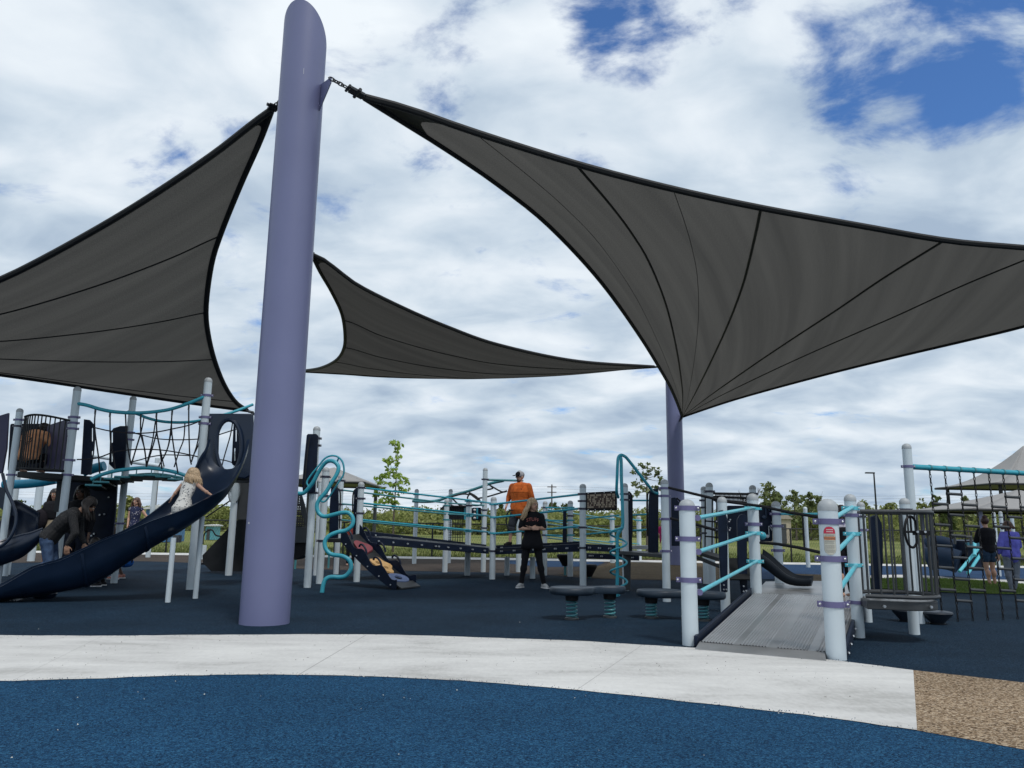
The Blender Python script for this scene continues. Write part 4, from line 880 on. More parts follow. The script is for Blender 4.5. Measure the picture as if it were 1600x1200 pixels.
# ---------------------------------------------------------------- SPRING BALANCE BOARDS
def spring_board(label, c1, r1, c2, r2, base1, base2, topy, neck=.55):
    b1, b2 = G(*base1), G(*base2); b1 = Vector((b1.x, b1.y, 0)); b2 = Vector((b2.x, b2.y, 0)); dp = depth(b1); z = hz(b1, topy)
    t = thing('spring_board', (b1+b2)/2, label, 'balance board', 'spring balance boards')
    A = Vector((at(c1, topy, b1.y).x, b1.y, z)); B = Vector((at(c2, topy, b2.y).x, b2.y, z)); ra, rb = r1*dp/FPX, r2*dp/FPX; d = (B-A); D = d.length; d.normalize(); n = Vector((-d.y, d.x, 0))
    ol = []
    for i in range(19): a = R(60+240*i/18); ol.append(A+d*ra*math.cos(a)+n*ra*.9*math.sin(a))
    ol.append(A.lerp(B, .52)-n*min(ra, rb)*neck)
    for i in range(19): a = R(-120+240*i/18); ol.append(B+d*rb*math.cos(a)+n*rb*.9*math.sin(a))
    ol.append(A.lerp(B, .52)+n*min(ra, rb)*neck)
    cen_ = (A+B)/2; rows = []
    P = spline(ol, 3, closed=True)
    for s_, h in ((.93, -.085), (.985, -.07), (1.0, -.045), (.985, -.015), (.95, -.003), (.90, 0), (.86, -.006), (.5, -.006), (.02, -.006)):
        row = []
        for p in P:
            ce = A if (p-A).length < (p-B).length else B; ce = ce.lerp(cen_, .35); q = ce+(p-ce)*s_; row.append(Vector((q.x, q.y, z+h)))
        row.append(row[0]); rows.append(row)
    rows = [[cen_.lerp(p, .02)*1.0+Vector((0, 0, -.085+z-cen_.lerp(p, .02).z)) for p in rows[0]]]+rows
    mb = MB(); mb.grid(rows); mb.build('board', mat('board_plastic', (.018, .030, .046), .42, var=.3, spec=.35), t, angle=60)
    for b in (b1, b2):
        pts = [Vector((b.x+.062*math.cos(a), b.y+.062*math.sin(a), .02+(z-.12)*a/(2*math.pi*6))) for a in [2*math.pi*6*i/108 for i in range(109)]]
        mb = MB(); mb.tube(pts, .0105, 8); s_ = mb.build('spring', TEALD, t); mb = MB(); mb.cyl(b+UZ*(z-.16), b+UZ*(z-.08), .075, .085, seg=16); mb.build('spring_mount', BLACK, s_)
        mb = MB(); mb.cyl(b, b+UZ*.02, .085, seg=16); mb.build('spring_mount', GMETAL, s_)
spring_board('left double disc balance board on two teal springs, near the woman in black', 895, 38, 957, 22, (893.5, 968), (953, 965), 917)
spring_board('dark double disc balance board on two teal springs, partly behind the front ramp post', 1030, 36, 1106, 27, (1018, 966), (1099, 970), 921)
# ---------------------------------------------------------------- ENTRY RAMP with its posts
RP = thing('entry_ramp', G(1200, 1000), 'grey metal wheelchair ramp with thick pale posts and bright teal rails', 'playground ramp')
cd_ = (1, .05, 0)
r30 = post(RP, 1079, 1008, 780, 26, [(794), (842), (906)], (1, -.25, 0))
r31 = post(RP, 1307, 1030, 779.5, 33, [(815), (873), (944)], (1, -.2, 0))
r32 = post(RP, 1183, 953, 771, 18.2, [(794, TEALL), (819), (833, TEALL), (877, TEALL)], cd_)
r33 = post(RP, 1342, 996, 772, 20, [(794, TEALL), (805), (834, TEALL), (883, TEALL), (941)], cd_)
r34 = post(RP, 1357, 972, 784, 13.2, [(807, DCLAMP), (828)], cd_)
r35 = post(RP, 1219, 932, 783, 14.6, [(803), (822), (860)], cd_)
r36 = post(RP, 1134, 956, 776, 15.5, [(815, DCLAMP), (828, DCLAMP)], cd_)
r40 = post(RP, 1429, 991, 778, 18, [(797, DCLAMP)], cd_)
for ya, yb in ((809, 793), (862, 832.5), (925, 876.5)):
    a, b = r30.y(ya), r32.y(yb); a = a+Vector((r30.r*1.25, 0, 0)); b = b+Vector((0, -r32.r*1.15, 0)); rail(RP, a, b, .021, TEALL)
    k = MB(); k.cyl(a-Vector((.0, .03, 0)), a+Vector((0, .03, 0)), .030, seg=12); k.build('rail_end', CLAMP, RP)
for ya, yb in ((808, 793), (861, 835), (921, 883)):
    a, b = r31.y(ya)+Vector((r31.r*.9, 0.03, 0)), r33.y(yb)+Vector((-r33.r*.2, -r33.r*1.1, 0)); rail(RP, a, b, .022, TEALL)
def ramp():
    FL, FR, RL, RR = G(1095, 1003, .05), G(1312, 1021, .05), G(1178, 927, .225), G(1341, 934, .225)
    n = 176; band = [(0, .24, 1), (.24, .285, 0), (.285, .50, 1), (.50, .56, 0), (.56, .78, 1), (.78, .84, 0), (.84, 1, 1)]
    prof = []
    for i in range(n+1):
        u = i/n; h = 0
        for a, b, k in band:
            if a <= u < b and k: h = .009*(1 if (i % 4) in (1, 2) else 0)
        prof.append((u, h))
    rows = []
    for v in range(13):
        t = v/12; rows.append([(FL.lerp(FR, u)*(1-t)+RL.lerp(RR, u)*t)+UZ*h for u, h in prof])
    mb = MB(); mb.grid(rows); mb.build('ramp_plate', STEEL, RP, angle=20)
    lip = MB(); a, b = G(1086, 1013.5, .014), G(1291, 1031.5, .014); lip.prism([a, b, FR.lerp(FL, .1)+UZ*.002, FL+Vector((0, .03, .002))], (0, 0, -.010)); lip.build('lip_plate', STEEL, RP)
    un = MB(); un.prism([FL-UZ*.012, FR-UZ*.012, RR-UZ*.012, RL-UZ*.012], (0, 0, -.035)); un.build('ramp_frame', GMETAL, RP)
    for a, b, o_ in ((FL, RL, -1), (FR, RR, 1)):
        m2 = MB(); A, B = a+Vector((o_*.03, 0, .055)), b+Vector((o_*.03, 0, .075)); m2.prism([A, B, B-UZ*.19, A-UZ*.10], (o_*.035, 0, 0)); m2.build('kerb_board', NAVY, RP, bevel=.005)
        k = MB()
        for f in [.03+.11*i for i in range(9)]: p = A.lerp(B, f)-UZ*.075+Vector((o_*.036, 0, 0)); k.cyl(p, p+Vector((o_*.012, 0, 0)), .014, seg=8)
        k.build('bolts', BOLT, RP)
    # deck plates beyond the ramp, three trapezoids
    z = .222
    D = [G(1178, 926.5, z), G(1341, 933.5, z), G(1336, 912, z), G(1292, 907.5, z), G(1196, 908.5, z)]
    c = G(1290, 921, z)
    for tri in ((D[0], D[1], c), (D[1], D[2], c), (D[2], D[3], c), (D[3], D[4], D[0], c)):
        g = sum(tri, Vector())/len(tri); mb = MB(); mb.prism([g.lerp(p, .992) for p in tri], (0, 0, -.05)); mb.build('deck_plate', STEEL, RP, bevel=.003)
    return FL, FR, RL, RR
RAMPC = ramp()
# warning sticker on the right front post (curved plate)
def sticker():
    P, r = r31.P, r31.r+.003; ztop, zbot = hz(P, 822.5), hz(P, 867); cdir = math.atan2(-P.y, -P.x)+.03; hw = .60
    def pt(u, z, dr=0): a = cdir-hw*(-u); return Vector((P.x+(r+dr)*math.cos(a), P.y+(r+dr)*math.sin(a), z))
    H = ztop-zbot; cr_ = r*hw
    def halfw(z):
        d = min(z-zbot, ztop-z); return 1.0 if d > cr_ else math.sqrt(max(0, 1-((cr_-d)/cr_)**2))
    def strip(z0, z1, m, dr, name, sc_=1.0, par=None, u0=-1, u1=1):
        mb = MB(); rows = []
        for i in range(13):
            z = z0+(z1-z0)*i/12; w_ = halfw(z)*sc_; rows.append([pt((u0+(u1-u0)*k/10)*w_, z, dr) for k in range(11)])
        mb.grid(rows); return mb.build(name, m, par or RP, angle=80)
    bk_ = strip(zbot, ztop, mat('sticker_border', (.25, .26, .27), .4), 0, 'warning_sticker')
    strip(zbot+.004, ztop-H*.26, mat('sticker_cream', (.55, .54, .46), .4), .001, 'face', .92, bk_)
    strip(ztop-H*.25, ztop-.004, mat('sticker_red', (.55, .03, .07), .4), .001, 'red_cap', .92, bk_)
    strip(ztop-H*.47, ztop-H*.36, mat('sticker_orange', (.62, .20, .07), .4), .002, 'orange_band', .9, bk_)
    ink = mat('sticker_ink', (.16, .15, .14), .6); wht = mat('sticker_white', (.7, .7, .68), .5)
    y = .30
    lines = MB()
    for fy, h_ in ((.285, .012), (.315, .012), (.34, .01), (.50, .012), (.53, .012), (.57, .01), (.60, .01), (.66, .014), (.70, .01), (.73, .01), (.77, .01), (.82, .014), (.86, .01), (.90, .01)):
        z = ztop-H*fy; w_ = halfw(z)*.78; u = -w_
        while u < w_-.08:
            l = random.uniform(.05, .16); 
            lines.grid([[pt(u, z, .0025), pt(min(w_, u+l), z, .0025)], [pt(u, z-H*h_, .0025), pt(min(w_, u+l), z-H*h_, .0025)]]); u += l+.035
    lines.build('text_lines', ink, bk_)
    wl = MB()
    for fy in (.10, .17):
        z = ztop-H*fy; u = -.45
        while u < .45: wl.grid([[pt(u, z, .003), pt(u+.10, z, .003)], [pt(u, z-H*.03, .003), pt(u+.10, z-H*.03, .003)]]); u += .15
    wl.build('text_lines', wht, bk_)
    # WARNING lettering in the orange band
    cv = bpy.data.curves.new('txt', 'FONT'); cv.body = 'WARNING'; cv.size = H*.085; cv.align_x = 'CENTER'; cv.extrude = .0004
    tmp = bpy.data.objects.new('tmp', cv); sc.collection.objects.link(tmp); dg = bpy.context.evaluated_depsgraph_get(); me = bpy.data.meshes.new_from_object(tmp.evaluated_get(dg)); bpy.data.objects.remove(tmp)
    mb = MB(); zc = ztop-H*.445; vs = []
    for v in me.vertices: a = cdir+(v.co.x/r)+0.0; vs.append(Vector((P.x+(r+.004+v.co.z)*math.cos(a), P.y+(r+.004+v.co.z)*math.sin(a), zc+v.co.y)))
    mb.add(vs, [tuple(p.vertices) for p in me.polygons]); mb.build('warning_lettering', ink, bk_)
sticker()
# round lookout balcony with bars and wheel
bc = at(1398, 870, 8.25); bc = Vector((bc.x, bc.y, 0)); rr_ = .375; zt_ = 1.1+(829-798)*7.95/FPX+.0; 
zt_ = hz(Vector((bc.x, bc.y-rr_, 0)), 799.5); zb_ = hz(Vector((bc.x, bc.y-rr_, 0)), 934)
A0 = Vector((at(1344, 800, 8.0).x, 8.0, 0))
def bpt(u, z):   # u 0..1 : straight from the post, then round
    if u < .30: e_ = bc+Vector((-.02, -rr_, 0)); q = A0.lerp(e_, u/.30)
    else:
        a = R(-93+250*(u-.30)/.70); q = bc+Vector((rr_*math.cos(a), rr_*math.sin(a), 0))
    return Vector((q.x, q.y, z))
for z, r_ in ((zt_, .021), (zb_, .021)): tubepart(RP, 'barrier_rail', [bpt(i/50, z) for i in range(51)], r_, GMETAL, 10)
for u in [.02, .10, .18, .26, .34]+[.40+.58*i/17 for i in range(18)]: tubepart(RP, 'barrier_bar', [bpt(u, zb_), bpt(u, zt_)], .0105, GMETAL, 8)
mb = MB(); fl_ = [bpt(i/30, zb_-.05) for i in range(31)]; fl_ = [bc.lerp(Vector((p.x, p.y, 0)), .97)+UZ*(zb_-.045) for p in fl_]; mb.prism(fl_, (0, 0, -.085)); mb.build('lookout_floor', GMETAL, RP, bevel=.008)
mb = MB(); mb.prism([Vector((p.x, p.y, zb_-.042)) for p in [bc.lerp(q, .9) for q in fl_]], (0, 0, -.004)); mb.build('lookout_plate', STEEL, RP)
wc = at(1424, 831, 7.9); ring = [wc+Vector((.085*math.cos(a), .04*math.cos(a), .155*math.sin(a))) for a in [2*math.pi*i/28 for i in range(28)]]
mb = MB(); mb.tube(ring, .013, 8, closed=True); sw = mb.build('steering_wheel', BLACK, RP)
mb = MB(); mb.box(wc+Vector((.11, .02, -.01)), (.15, .06, .045)); mb.cyl(wc-Vector((.085, .04, 0)), wc+Vector((.085, .04, 0)), .011, seg=8); mb.cyl(wc, wc+UZ*.15, .011, seg=8); mb.build('wheel_hub', BLACK, sw)
mb = MB(); [mb.cyl(at(x, y, 7.86), at(x, y, 7.9), .012, seg=8) for x, y in ((1434, 831), (1446, 831))]; mb.build('bolts', BOLT, sw)
board(RP, [(1361, 808), (1366, 805), (1372, 806), (1378, 818), (1380, 850), (1378, 926), (1364, 926)], 9.0, None)
boltpart(RP, [(1382, 947.5), (1455, 948.5)], bc.y-rr_*.94, .014)
# sloping black handrails from the climbing structure to the ramp and on
for pts in ([(1045, 762), (1090, 773), (1136, 784), (1190, 791), (1235, 801), (1279, 808)], [(1048, 810), (1089, 820), (1123, 829.5)], [(1188, 848), (1215, 850), (1250, 856), (1281, 863)]):
    tubepart(RP, 'handrail', [at(x, y, q29.P.y-.3-(x-1045)/240*2.2) for x, y in pts], .02, BLACK, 10)
tubepart(RP, 'handrail', [at(1254, 804, 10.2), at(1257, 857, 10.2)], .013, BLACK, 8)
rail(RP, r35.y(803)+Vector((.05, 0, 0)), at(1300, 803, 11.8), .02, TEALL)
board(RP, [(1122, 803), (1124, 798), (1129, 797), (1134, 801), (1137, 812), (1137, 925), (1128, 927), (1124, 860)], r36.P.y-.14, None)
board(RP, [(1152, 812), (1156, 805), (1161, 803), (1167, 806), (1168, 926), (1159, 928), (1153, 880)], r32.P.y+.8, None)
mb = MB(); bolts(mb, ((1131, 921), (1135, 921), (1162, 924), (1166, 923), (1131, 914), (1162, 916)), r36.P.y-.15, .010); mb.build('bolts', BOLT, RP)
# music panel with ball
pn = pxpanel(RP, 'music_panel', roundrect(1136, 790, 1207, 846, 3), r35.P.y+.1, .05, NAVY)
boltpart(pn, [(1141, 812), (1141, 825), (1161, 823), (1206, 816), (1206, 827)], r35.P.y+.085, .012)
mb = MB(); mb.ell(at(1191, 837, r32.P.y+.5), (.058, .058, .058), nu=20, nv=14); mb.build('ball_knob', TEAL, RP)
def note(x, y, s, m_):
    mb = MB(); Yn = r35.P.y+.07; mb.ell(at(x, y, Yn), (.035*s, .012, .028*s)); p = at(x, y, Yn)+Vector((.03*s, 0, 0)); mb.cyl(p, p+UZ*.17*s, .008*s, seg=8); mb.tube([p+UZ*.17*s, p+Vector((.03*s, 0, .15*s)), p+Vector((.055*s, 0, .10*s))], .010*s, 8); mb.build('note_symbol', m_, pn)
note(1199, 838, 1.0, mat('silver_note', (.5, .55, .57), .35)); note(1194, 808, 1.1, mat('dark_note', (.02, .04, .08), .3)); note(1181, 806, 1.0, mat('dark_note', (.02, .04, .08), .3))
# ---------------------------------------------------------------- REAR STRUCTURE behind the ramp
RS = thing('rear_play_structure', G(1140, 900), 'dark bridge with grey posts and small dark slide behind the ramp', 'playground structure')
s1 = post(RS, 1113, 915, 754, 11.8, [(768, DCLAMP)]); s2 = post(RS, 1104, 912, 760, 10, [(782, DCLAMP), (793, DCLAMP), (833, DCLAMP)]); s3 = post(RS, 1182, 910, 758, 11.5, [(771.5, DCLAMP)])
for y0, y1 in ((771, 772), (776, 779), (781, 787)): tubepart(RS, 'bridge_rail', [at(1112, y0, s1.P.y), at(1182, y1, s3.P.y)], .024, BLACK, 8)
gr = MB()
for i in range(30): x = 1118+2*i; gr.tube([at(x, 773, s1.P.y), at(x, 785, s1.P.y)], .010, 5)
gr.build('bridge_bars', BLACK, RS)
for x in (1102, 1113, 1120): tubepart(RS, 'ladder_bar', [at(x, 776, 13), at(x-.5, 870, 13)], .012, BLACK, 6)
for y in (814, 826, 838): tubepart(RS, 'ladder_rung', [at(1102, y, 13), at(1126, y+2, 13)], .014, BLACK, 6)
mb = MB(); mb.prism([at(1066, 857, 13.2), at(1090, 862, 12.4), at(1124, 872, 11.2), at(1124, 866, 12.4), at(1094, 858, 13.4)], (0, 0, -.05)); mb.build('ramp_deck', DMETAL, RS)
mb = MB(); mb.prism([at(1064, 858, 12.6), at(1124, 882, 11.1), at(1124, 888, 11.1), at(1064, 864, 12.6)], (0, .04, 0)); mb.build('side_beam', DMETAL, RS)
mb = MB(); mb.prism([at(1138, 872, 12.4), at(1176, 872, 12.4), at(1176, 905, 11.6), at(1138, 905, 11.6)], (0, .04, -.02)); mb.build('ramp_deck', DMETAL, RS)
GREYD = mat('dark_slide', (.010, .015, .022), .6, spec=.15)
SL = [((1184, 862), (1186, 880), 12.0, (1192, 858), 12.6), ((1200, 873), (1201, 890), 11.95, (1206, 868), 12.55), ((1215, 886), (1215, 901), 11.9, (1220, 881), 12.5), ((1228, 897), (1228, 909), 11.85, (1233, 891), 12.45), ((1241, 903), (1241, 913), 11.8, (1245, 898), 12.4), ((1256, 905), (1256, 914), 11.75, (1260, 900), 12.35), ((1268, 904), (1268, 914), 11.7, (1271, 900), 12.3)]
rn = spline([at(*s[0], s[2]) for s in SL], 4); rf = spline([at(*s[3], s[4]) for s in SL], 4); rb = spline([at(*s[1], (s[2]+s[4])/2) for s in SL], 4)
mb = MB(); mb.grid([[(n_+f_)/2-(f_-n_)/2*math.cos(math.pi*k/10)+(b_-(n_+f_)/2)*math.sin(math.pi*k/10)**.6 for k in range(11)] for n_, f_, b_ in zip(rn, rf, rb)]); mb.build('slide', GREYD, RS, solid=.03, angle=60)
# ---------------------------------------------------------------- CHAIN NET CLIMBER right
NC = thing('chain_net_climber', G(1440, 973), 'tall pale post with teal beam and hanging chain ladders at the right edge', 'net climber')
n1 = post(NC, 1438, 974, 693, 16, [(729)], (1, 0, 0))
n1r = n1.y(729)
dirx = Vector((at(1600, 739.5, n1.P.y*1.075)-n1r)); E = n1r+dirx*1.55
tubepart(NC, 'top_beam', [n1r+dirx.normalized()*n1.r, E], .034, TEAL, 14)
mb = MB(); mb.cyl(Vector((E.x, E.y, 0)), Vector((E.x, E.y, n1.h)), n1.r, seg=24); mb.build('post', POST, NC)
tops = [1452.6, 1476, 1498.7, 1521.4, 1544.7, 1567, 1589, 1612]
TPs = []
for x in tops:
    best = min(range(1001), key=lambda i: abs(proj(n1r+dirx*(i/1000*1.3))[0]-x)); TPs.append(n1r+dirx*(best/1000*1.3))
def chain(t, P):
    mb = MB(); z = P.z-.03; i = 0; ln = .052
    while z > .03:
        c = Vector((P.x+.003*math.sin(z*9), P.y, z-ln/2)); ax = Vector((1, 0, 0)) if i % 2 else Vector((0, 1, 0)); ring = []
        for k in range(8): a = 2*math.pi*k/8; ring.append(c+UZ*math.cos(a)*ln*.62+ax*math.sin(a)*.011)
        mb.tube(ring, .0052, 5, closed=True); z -= ln; i += 1
    mb.build('chain', BLACK, t)
for P in TPs: chain(NC, P)
cuff = MB()
for P in TPs: d = dirx.normalized(); cuff.cyl(P-d*.012, P+d*.012, .040, seg=14)
cuff.build('chain_collars', TEALD, NC)
rung = {0: (787.3, 820, 853, 887, 921.6), 1: (772, 804.7, 837, 871.5, 905, 939), 2: (789, 822, 855, 888, 922), 4: (792, 823, 856.5, 889, 923), 5: (776.7, 808, 840.7, 873, 906, 939), 6: (793, 825, 858, 891, 924)}
for k, ys in rung.items():
    for y in ys:
        a = Vector((TPs[k].x, TPs[k].y, hz(TPs[k], y-.6))); b = Vector((TPs[k+1].x, TPs[k+1].y, hz(TPs[k+1], y+.8))); tubepart(NC, 'rung', [a, b], .0185, GMETAL, 10)
# black step pods below the lookout
def pod(cx, ty, rpx, by, label):
    b = G(cx, by); b = Vector((b.x, b.y, 0)); r = rpx*depth(b)/FPX; z = hz(b, ty)
    t = thing('step_pod', b, label, 'stepping stool', 'cone shaped stepping pods'); mb = MB(); mb.lathe(b, [(0, 0.005), (r*.42, .005), (r*.45, .02), (r*.95, z*.72), (r, z*.86), (r*.96, z*.97), (r*.85, z), (r*.4, z+.004), (0, z+.004)], 28); mb.build('seat', mat('pod_plastic', (.012, .018, .028), .4), t)
    mb = MB(); mb.cyl(b+UZ*.002, b+UZ*.012, r*.5, seg=20); mb.build('base_plate', BLACK, t)
pod(1465, 955, 23, 975, 'black cone shaped step pod on the dark rubber just right of the barred lookout')
pod(1415, 951, 19, 971, 'black cone shaped step pod half hidden beneath the barred lookout floor')
# ================================================================ BACKGROUND
# fence
def fence():
    Yf = 27.0; t = thing('chain_link_fence', (2, Yf, 0), 'low black chain link fence along the grass behind the playground', 'fence')
    H = 1.12; xs = [-24+3.05*i for i in range(19)]
    line = lambda x: Yf-.018*(x+10)
    for x in xs: mb = MB(); mb.cyl((x, line(x), 0), (x, line(x), H), .03, seg=8); mb.build('fence_post', DMETAL, t)
    mb = MB(); mb.cyl((xs[0], line(xs[0]), H), (xs[-1], line(xs[-1]), H), .021, seg=8); mb.build('top_rail', DMETAL, t)
    mb = MB(); st = .085; x0, x1 = xs[0], xs[-1]; n = int((x1-x0)/st)
    def w(xa, za, xb, zb): # thin square wire
        ya, yb = line(xa), line(xb); r = .0022
        mb.add([(xa, ya-r, za), (xa, ya+r, za+r), (xa+r*2, ya, za), (xb, yb-r, zb), (xb, yb+r, zb+r), (xb+r*2, yb, zb)], [(0, 1, 4, 3), (1, 2, 5, 4), (2, 0, 3, 5)])
    for i in range(n):
        x = x0+i*st; w(x, .03, x+H*.5, H) if x+H*.5 < x1 else None; w(x, H, x+H*.5, .03) if x+H*.5 < x1 else None
    mb.build('wire_mesh', mat('fence_wire', (.05, .052, .05), .6), t)
    return t
fence()
# leaves: many small leaf-sized faces through the crown volume
LEAF_A = leafmat('sapling_leaves', [(.20, .30, .05), (.32, .44, .09), (.46, .58, .17)], .45, 2.0)
LEAF_B = leafmat('wood_leaves', [(.10, .12, .04), (.19, .22, .07), (.29, .32, .11), (.35, .36, .15)], .4, .16)
LEAF_C = leafmat('spring_leaves', [(.11, .14, .06), (.20, .24, .10), (.32, .35, .19)], .4, .5)
LEAF_D = leafmat('dark_leaves', [(.06, .08, .03), (.11, .14, .05), (.17, .20, .08)], .25, .4)
BARK = mat('bark', (.10, .08, .065), .9, bump=.6, bscale=20)
rs = np.random.RandomState(11)
def leaves(mb, c, rad, n, size, hollow=.35):
    d = rs.normal(size=(n, 3)); d /= np.linalg.norm(d, axis=1)[:, None]; r = (hollow+(1-hollow)*rs.rand(n)**.5)[:, None]
    P = np.array(c)+d*r*np.array(rad); A = rs.normal(size=(n, 3)); A /= np.linalg.norm(A, axis=1)[:, None]; B = np.cross(A, rs.normal(size=(n, 3))); B /= np.linalg.norm(B, axis=1)[:, None]
    s = size*(.6+.8*rs.rand(n))[:, None]; q = np.stack([P-A*s, P+B*s*.55, P+A*s, P-B*s*.55], 1).reshape(-1, 3)
    b = len(mb.v); mb.v += [tuple(x) for x in q.tolist()]; mb.f += [(b+4*i, b+4*i+1, b+4*i+2, b+4*i+3) for i in range(n)]; mb.m += [0]*n
def tree(base, H, blobs, leafm, size, dens, label, name='tree', trunk_r=.08, group=None, seed=0, lean=0, trunk_top=.9):
    """blobs: (dx, dz, rx, rz) metres from the base"""
    random.seed(seed); t = thing(name, base, label, 'tree', group); mb = MB()
    top = Vector((base.x+lean, base.y, H*trunk_top)); pts = [base-UZ*.05, base.lerp(top, .35)+Vector((random.uniform(-.06, .06)*H*.2, 0, 0)), base.lerp(top, .7)+Vector((random.uniform(-.06, .06)*H*.2, 0, 0)), top]
    sp = spline(pts, 4); mb.tube(sp, [trunk_r*(1-.85*i/(len(sp)-1)) for i in range(len(sp))], 8)
    for dx, dz, rx, rz in blobs:
        q = sp[min(len(sp)-2, max(1, int(len(sp)*max(.1, (dz-rz*.9))/(H*trunk_top))))]; e = base+Vector((dx, random.uniform(-.3, .3)*rx, dz))
        mid = q.lerp(e, .5)+UZ*(-.08*rx); mb.tube(spline([q, mid, e], 3), [trunk_r*.35*(1-.8*i/6) for i in range(7)], 5)
        for k in range(4):
            a = random.uniform(0, 6.28); e2 = e+Vector((math.cos(a)*rx*.8, math.sin(a)*rx*.5, random.uniform(-.3, .9)*rz)); mb.tube([mid.lerp(e, .6), e2], [trunk_r*.12, trunk_r*.04], 4)
    mb.build('trunk', BARK, t)
    cr = MB()
    for dx, dz, rx, rz in blobs:
        c = base+Vector((dx, 0, dz)); k = 9
        for j in range(k):
            d = Vector((random.gauss(0, .5)*rx, random.gauss(0, .45)*rx, random.gauss(0, .5)*rz)); f = random.uniform(.28, .5)
            leaves(cr, c+d, (rx*f, rx*f, rz*f), int(dens*rx*rz/size/size*.08)+4, size, .2)
    cr.build('crown', leafm, t, angle=180)
    return t
def pxblobs(base, lst): # picture ellipses -> metres from the base
    k = depth(base)/FPX; out = []
    for x, y, rx, ry in lst: p = at(x, y, base.y); out.append((p.x-base.x, p.z, rx*k, ry*k))
    return out
b = at(614, 862, 31.5); b = Vector((b.x, b.y, -.03)); k_ = pxblobs(b, [(617, 693, 8, 7), (622, 702, 6, 7), (622, 718, 9, 7), (606, 720, 7, 8), (612, 733, 11, 7), (620, 742, 13, 7), (596, 746, 9, 7), (610, 756, 16, 8), (630, 752, 9, 7), (588, 770, 8, 6), (608, 773, 15, 7), (632, 768, 8, 7), (595, 784, 12, 6), (618, 785, 16, 7)])
tree(b, hz(b, 690), k_, LEAF_A, .085, 5.5, 'young bright green sapling behind the fence, left of the walkway', 'sapling', .05, 'saplings on the grass', 3)
b = at(1011, 862, 32); b = Vector((b.x, b.y, -.03)); k_ = pxblobs(b, [(1003, 727, 9, 6), (1016, 732, 7, 7), (993, 735, 7, 5), (1007, 743, 9, 7), (1028, 741, 7, 7), (1031, 751, 7, 6), (992, 756, 7, 7), (1008, 762, 11, 6), (1024, 764, 8, 5), (996, 771, 6, 6)])
tree(b, hz(b, 724), k_, LEAF_C, .075, 2.4, 'sparse pale leaved sapling between the coil climber and the far purple column', 'sapling', .05, 'saplings on the grass', 5)
# trees one can tell apart in the treeline
def far_tree(px, top, Y, wpx, label, lm, dens=.9, name='tree', seed=0, group='trees along the treeline', size=.22):
    b = at(px, 815, Y); b = Vector((b.x, b.y, -.03)); H = hz(b, top); k = depth(b)/FPX; w = wpx*k; random.seed(seed); bl = []
    for i in range(13): u = random.uniform(-1, 1); v = random.uniform(.38, .93); wv = w*(1-.55*abs(v-.6)/.4); bl.append((u*wv*.75, H*v, w*random.uniform(.25, .42), H*random.uniform(.07, .13)))
    bl.append((0, H*.94, w*.3, H*.06))
    return tree(b, H, bl, lm, size, dens, label, name, max(.1, H*.02), group, seed)
far_tree(1205, 752, 75, 19, 'tall loose tree against the sky, first right of the second ramp post', LEAF_C, .75, seed=21)
far_tree(1243, 765, 80, 20, 'round topped tree left of the warning sticker post', LEAF_C, .8, seed=22)
far_tree(1266, 768, 84, 20, 'leafy tree close behind the left edge of the warning sticker post', LEAF_C, .8, seed=23)
far_tree(1215, 772, 88, 25, 'lower dark tree above the beige building', LEAF_D, .9, seed=24)
far_tree(1283, 776, 88, 17, 'dark tree hidden behind the warning sticker post', LEAF_D, .9, seed=25)
far_tree(1468, 773, 80, 13, 'dark pine like tree rising behind the first chains of the net', LEAF_D, .8, seed=26)
far_tree(1482, 786, 82, 12, 'small dark tree top behind the second chain of the net', LEAF_D, .8, seed=27)
far_tree(1512, 776, 84, 9, 'thin tree top between the two grey canopies', LEAF_C, .6, seed=28)
far_tree(1350, 782, 100, 26, 'broad tree of the treeline beside the tall light pole', LEAF_B, .9, seed=29)
far_tree(1390, 786, 100, 26, 'broad green tree right of the tall light pole', LEAF_B, .9, seed=30)
far_tree(1440, 784, 100, 22, 'green tree left of the dark pine like tree', LEAF_B, .9, seed=31)
far_tree(783, 786, 120, 8, 'small round tree top poking above the wood left of the man in orange', LEAF_D, .9, seed=32)
far_tree(866, 784, 120, 12, 'dark tree top at the foot of the utility pole', LEAF_D, .9, seed=33)
far_tree(885, 786, 122, 12, 'dark tree top right of the utility pole', LEAF_D, .9, seed=34)
far_tree(22, 782, 95, 14, 'dark tree seen under the tower deck at far left', LEAF_D, .9, seed=35)
far_tree(200, 777, 90, 14, 'green tree behind the girl in the floral top', LEAF_B, .9, seed=36)
# bare trees
def bare(px, top, Y, label, seed):
    b = at(px, 815, Y); b = Vector((b.x, b.y, -.03)); H = hz(b, top); random.seed(seed); t = thing('bare_tree', b, label, 'tree', 'bare trees'); mb = MB()
    def br(p, d, l, r, n):
        q = p+d*l; mb.tube([p, p.lerp(q, .5)+Vector((random.uniform(-.05, .05)*l, 0, 0)), q], [r, r*.8, r*.6], 5)
        if n: 
            for k in range(3): dd = (d+Vector((random.uniform(-.5, .5), random.uniform(-.4, .4), random.uniform(.0, .35)))).normalized(); br(p.lerp(q, random.uniform(.5, 1)), dd, l*random.uniform(.55, .75), r*.6, n-1)
    br(b, Vector((0, 0, 1)), H*.38, H*.012, 4); mb.build('trunk', mat('grey_bark', (.18, .16, .14), .9), t)
bare(1172, 742, 78, 'bare grey tree without leaves left of the tall loose tree', 2); bare(1288, 757, 82, 'bare twiggy tree rising above the warning sticker post', 4); bare(1183, 748, 80, 'second bare grey tree close beside the first', 9)
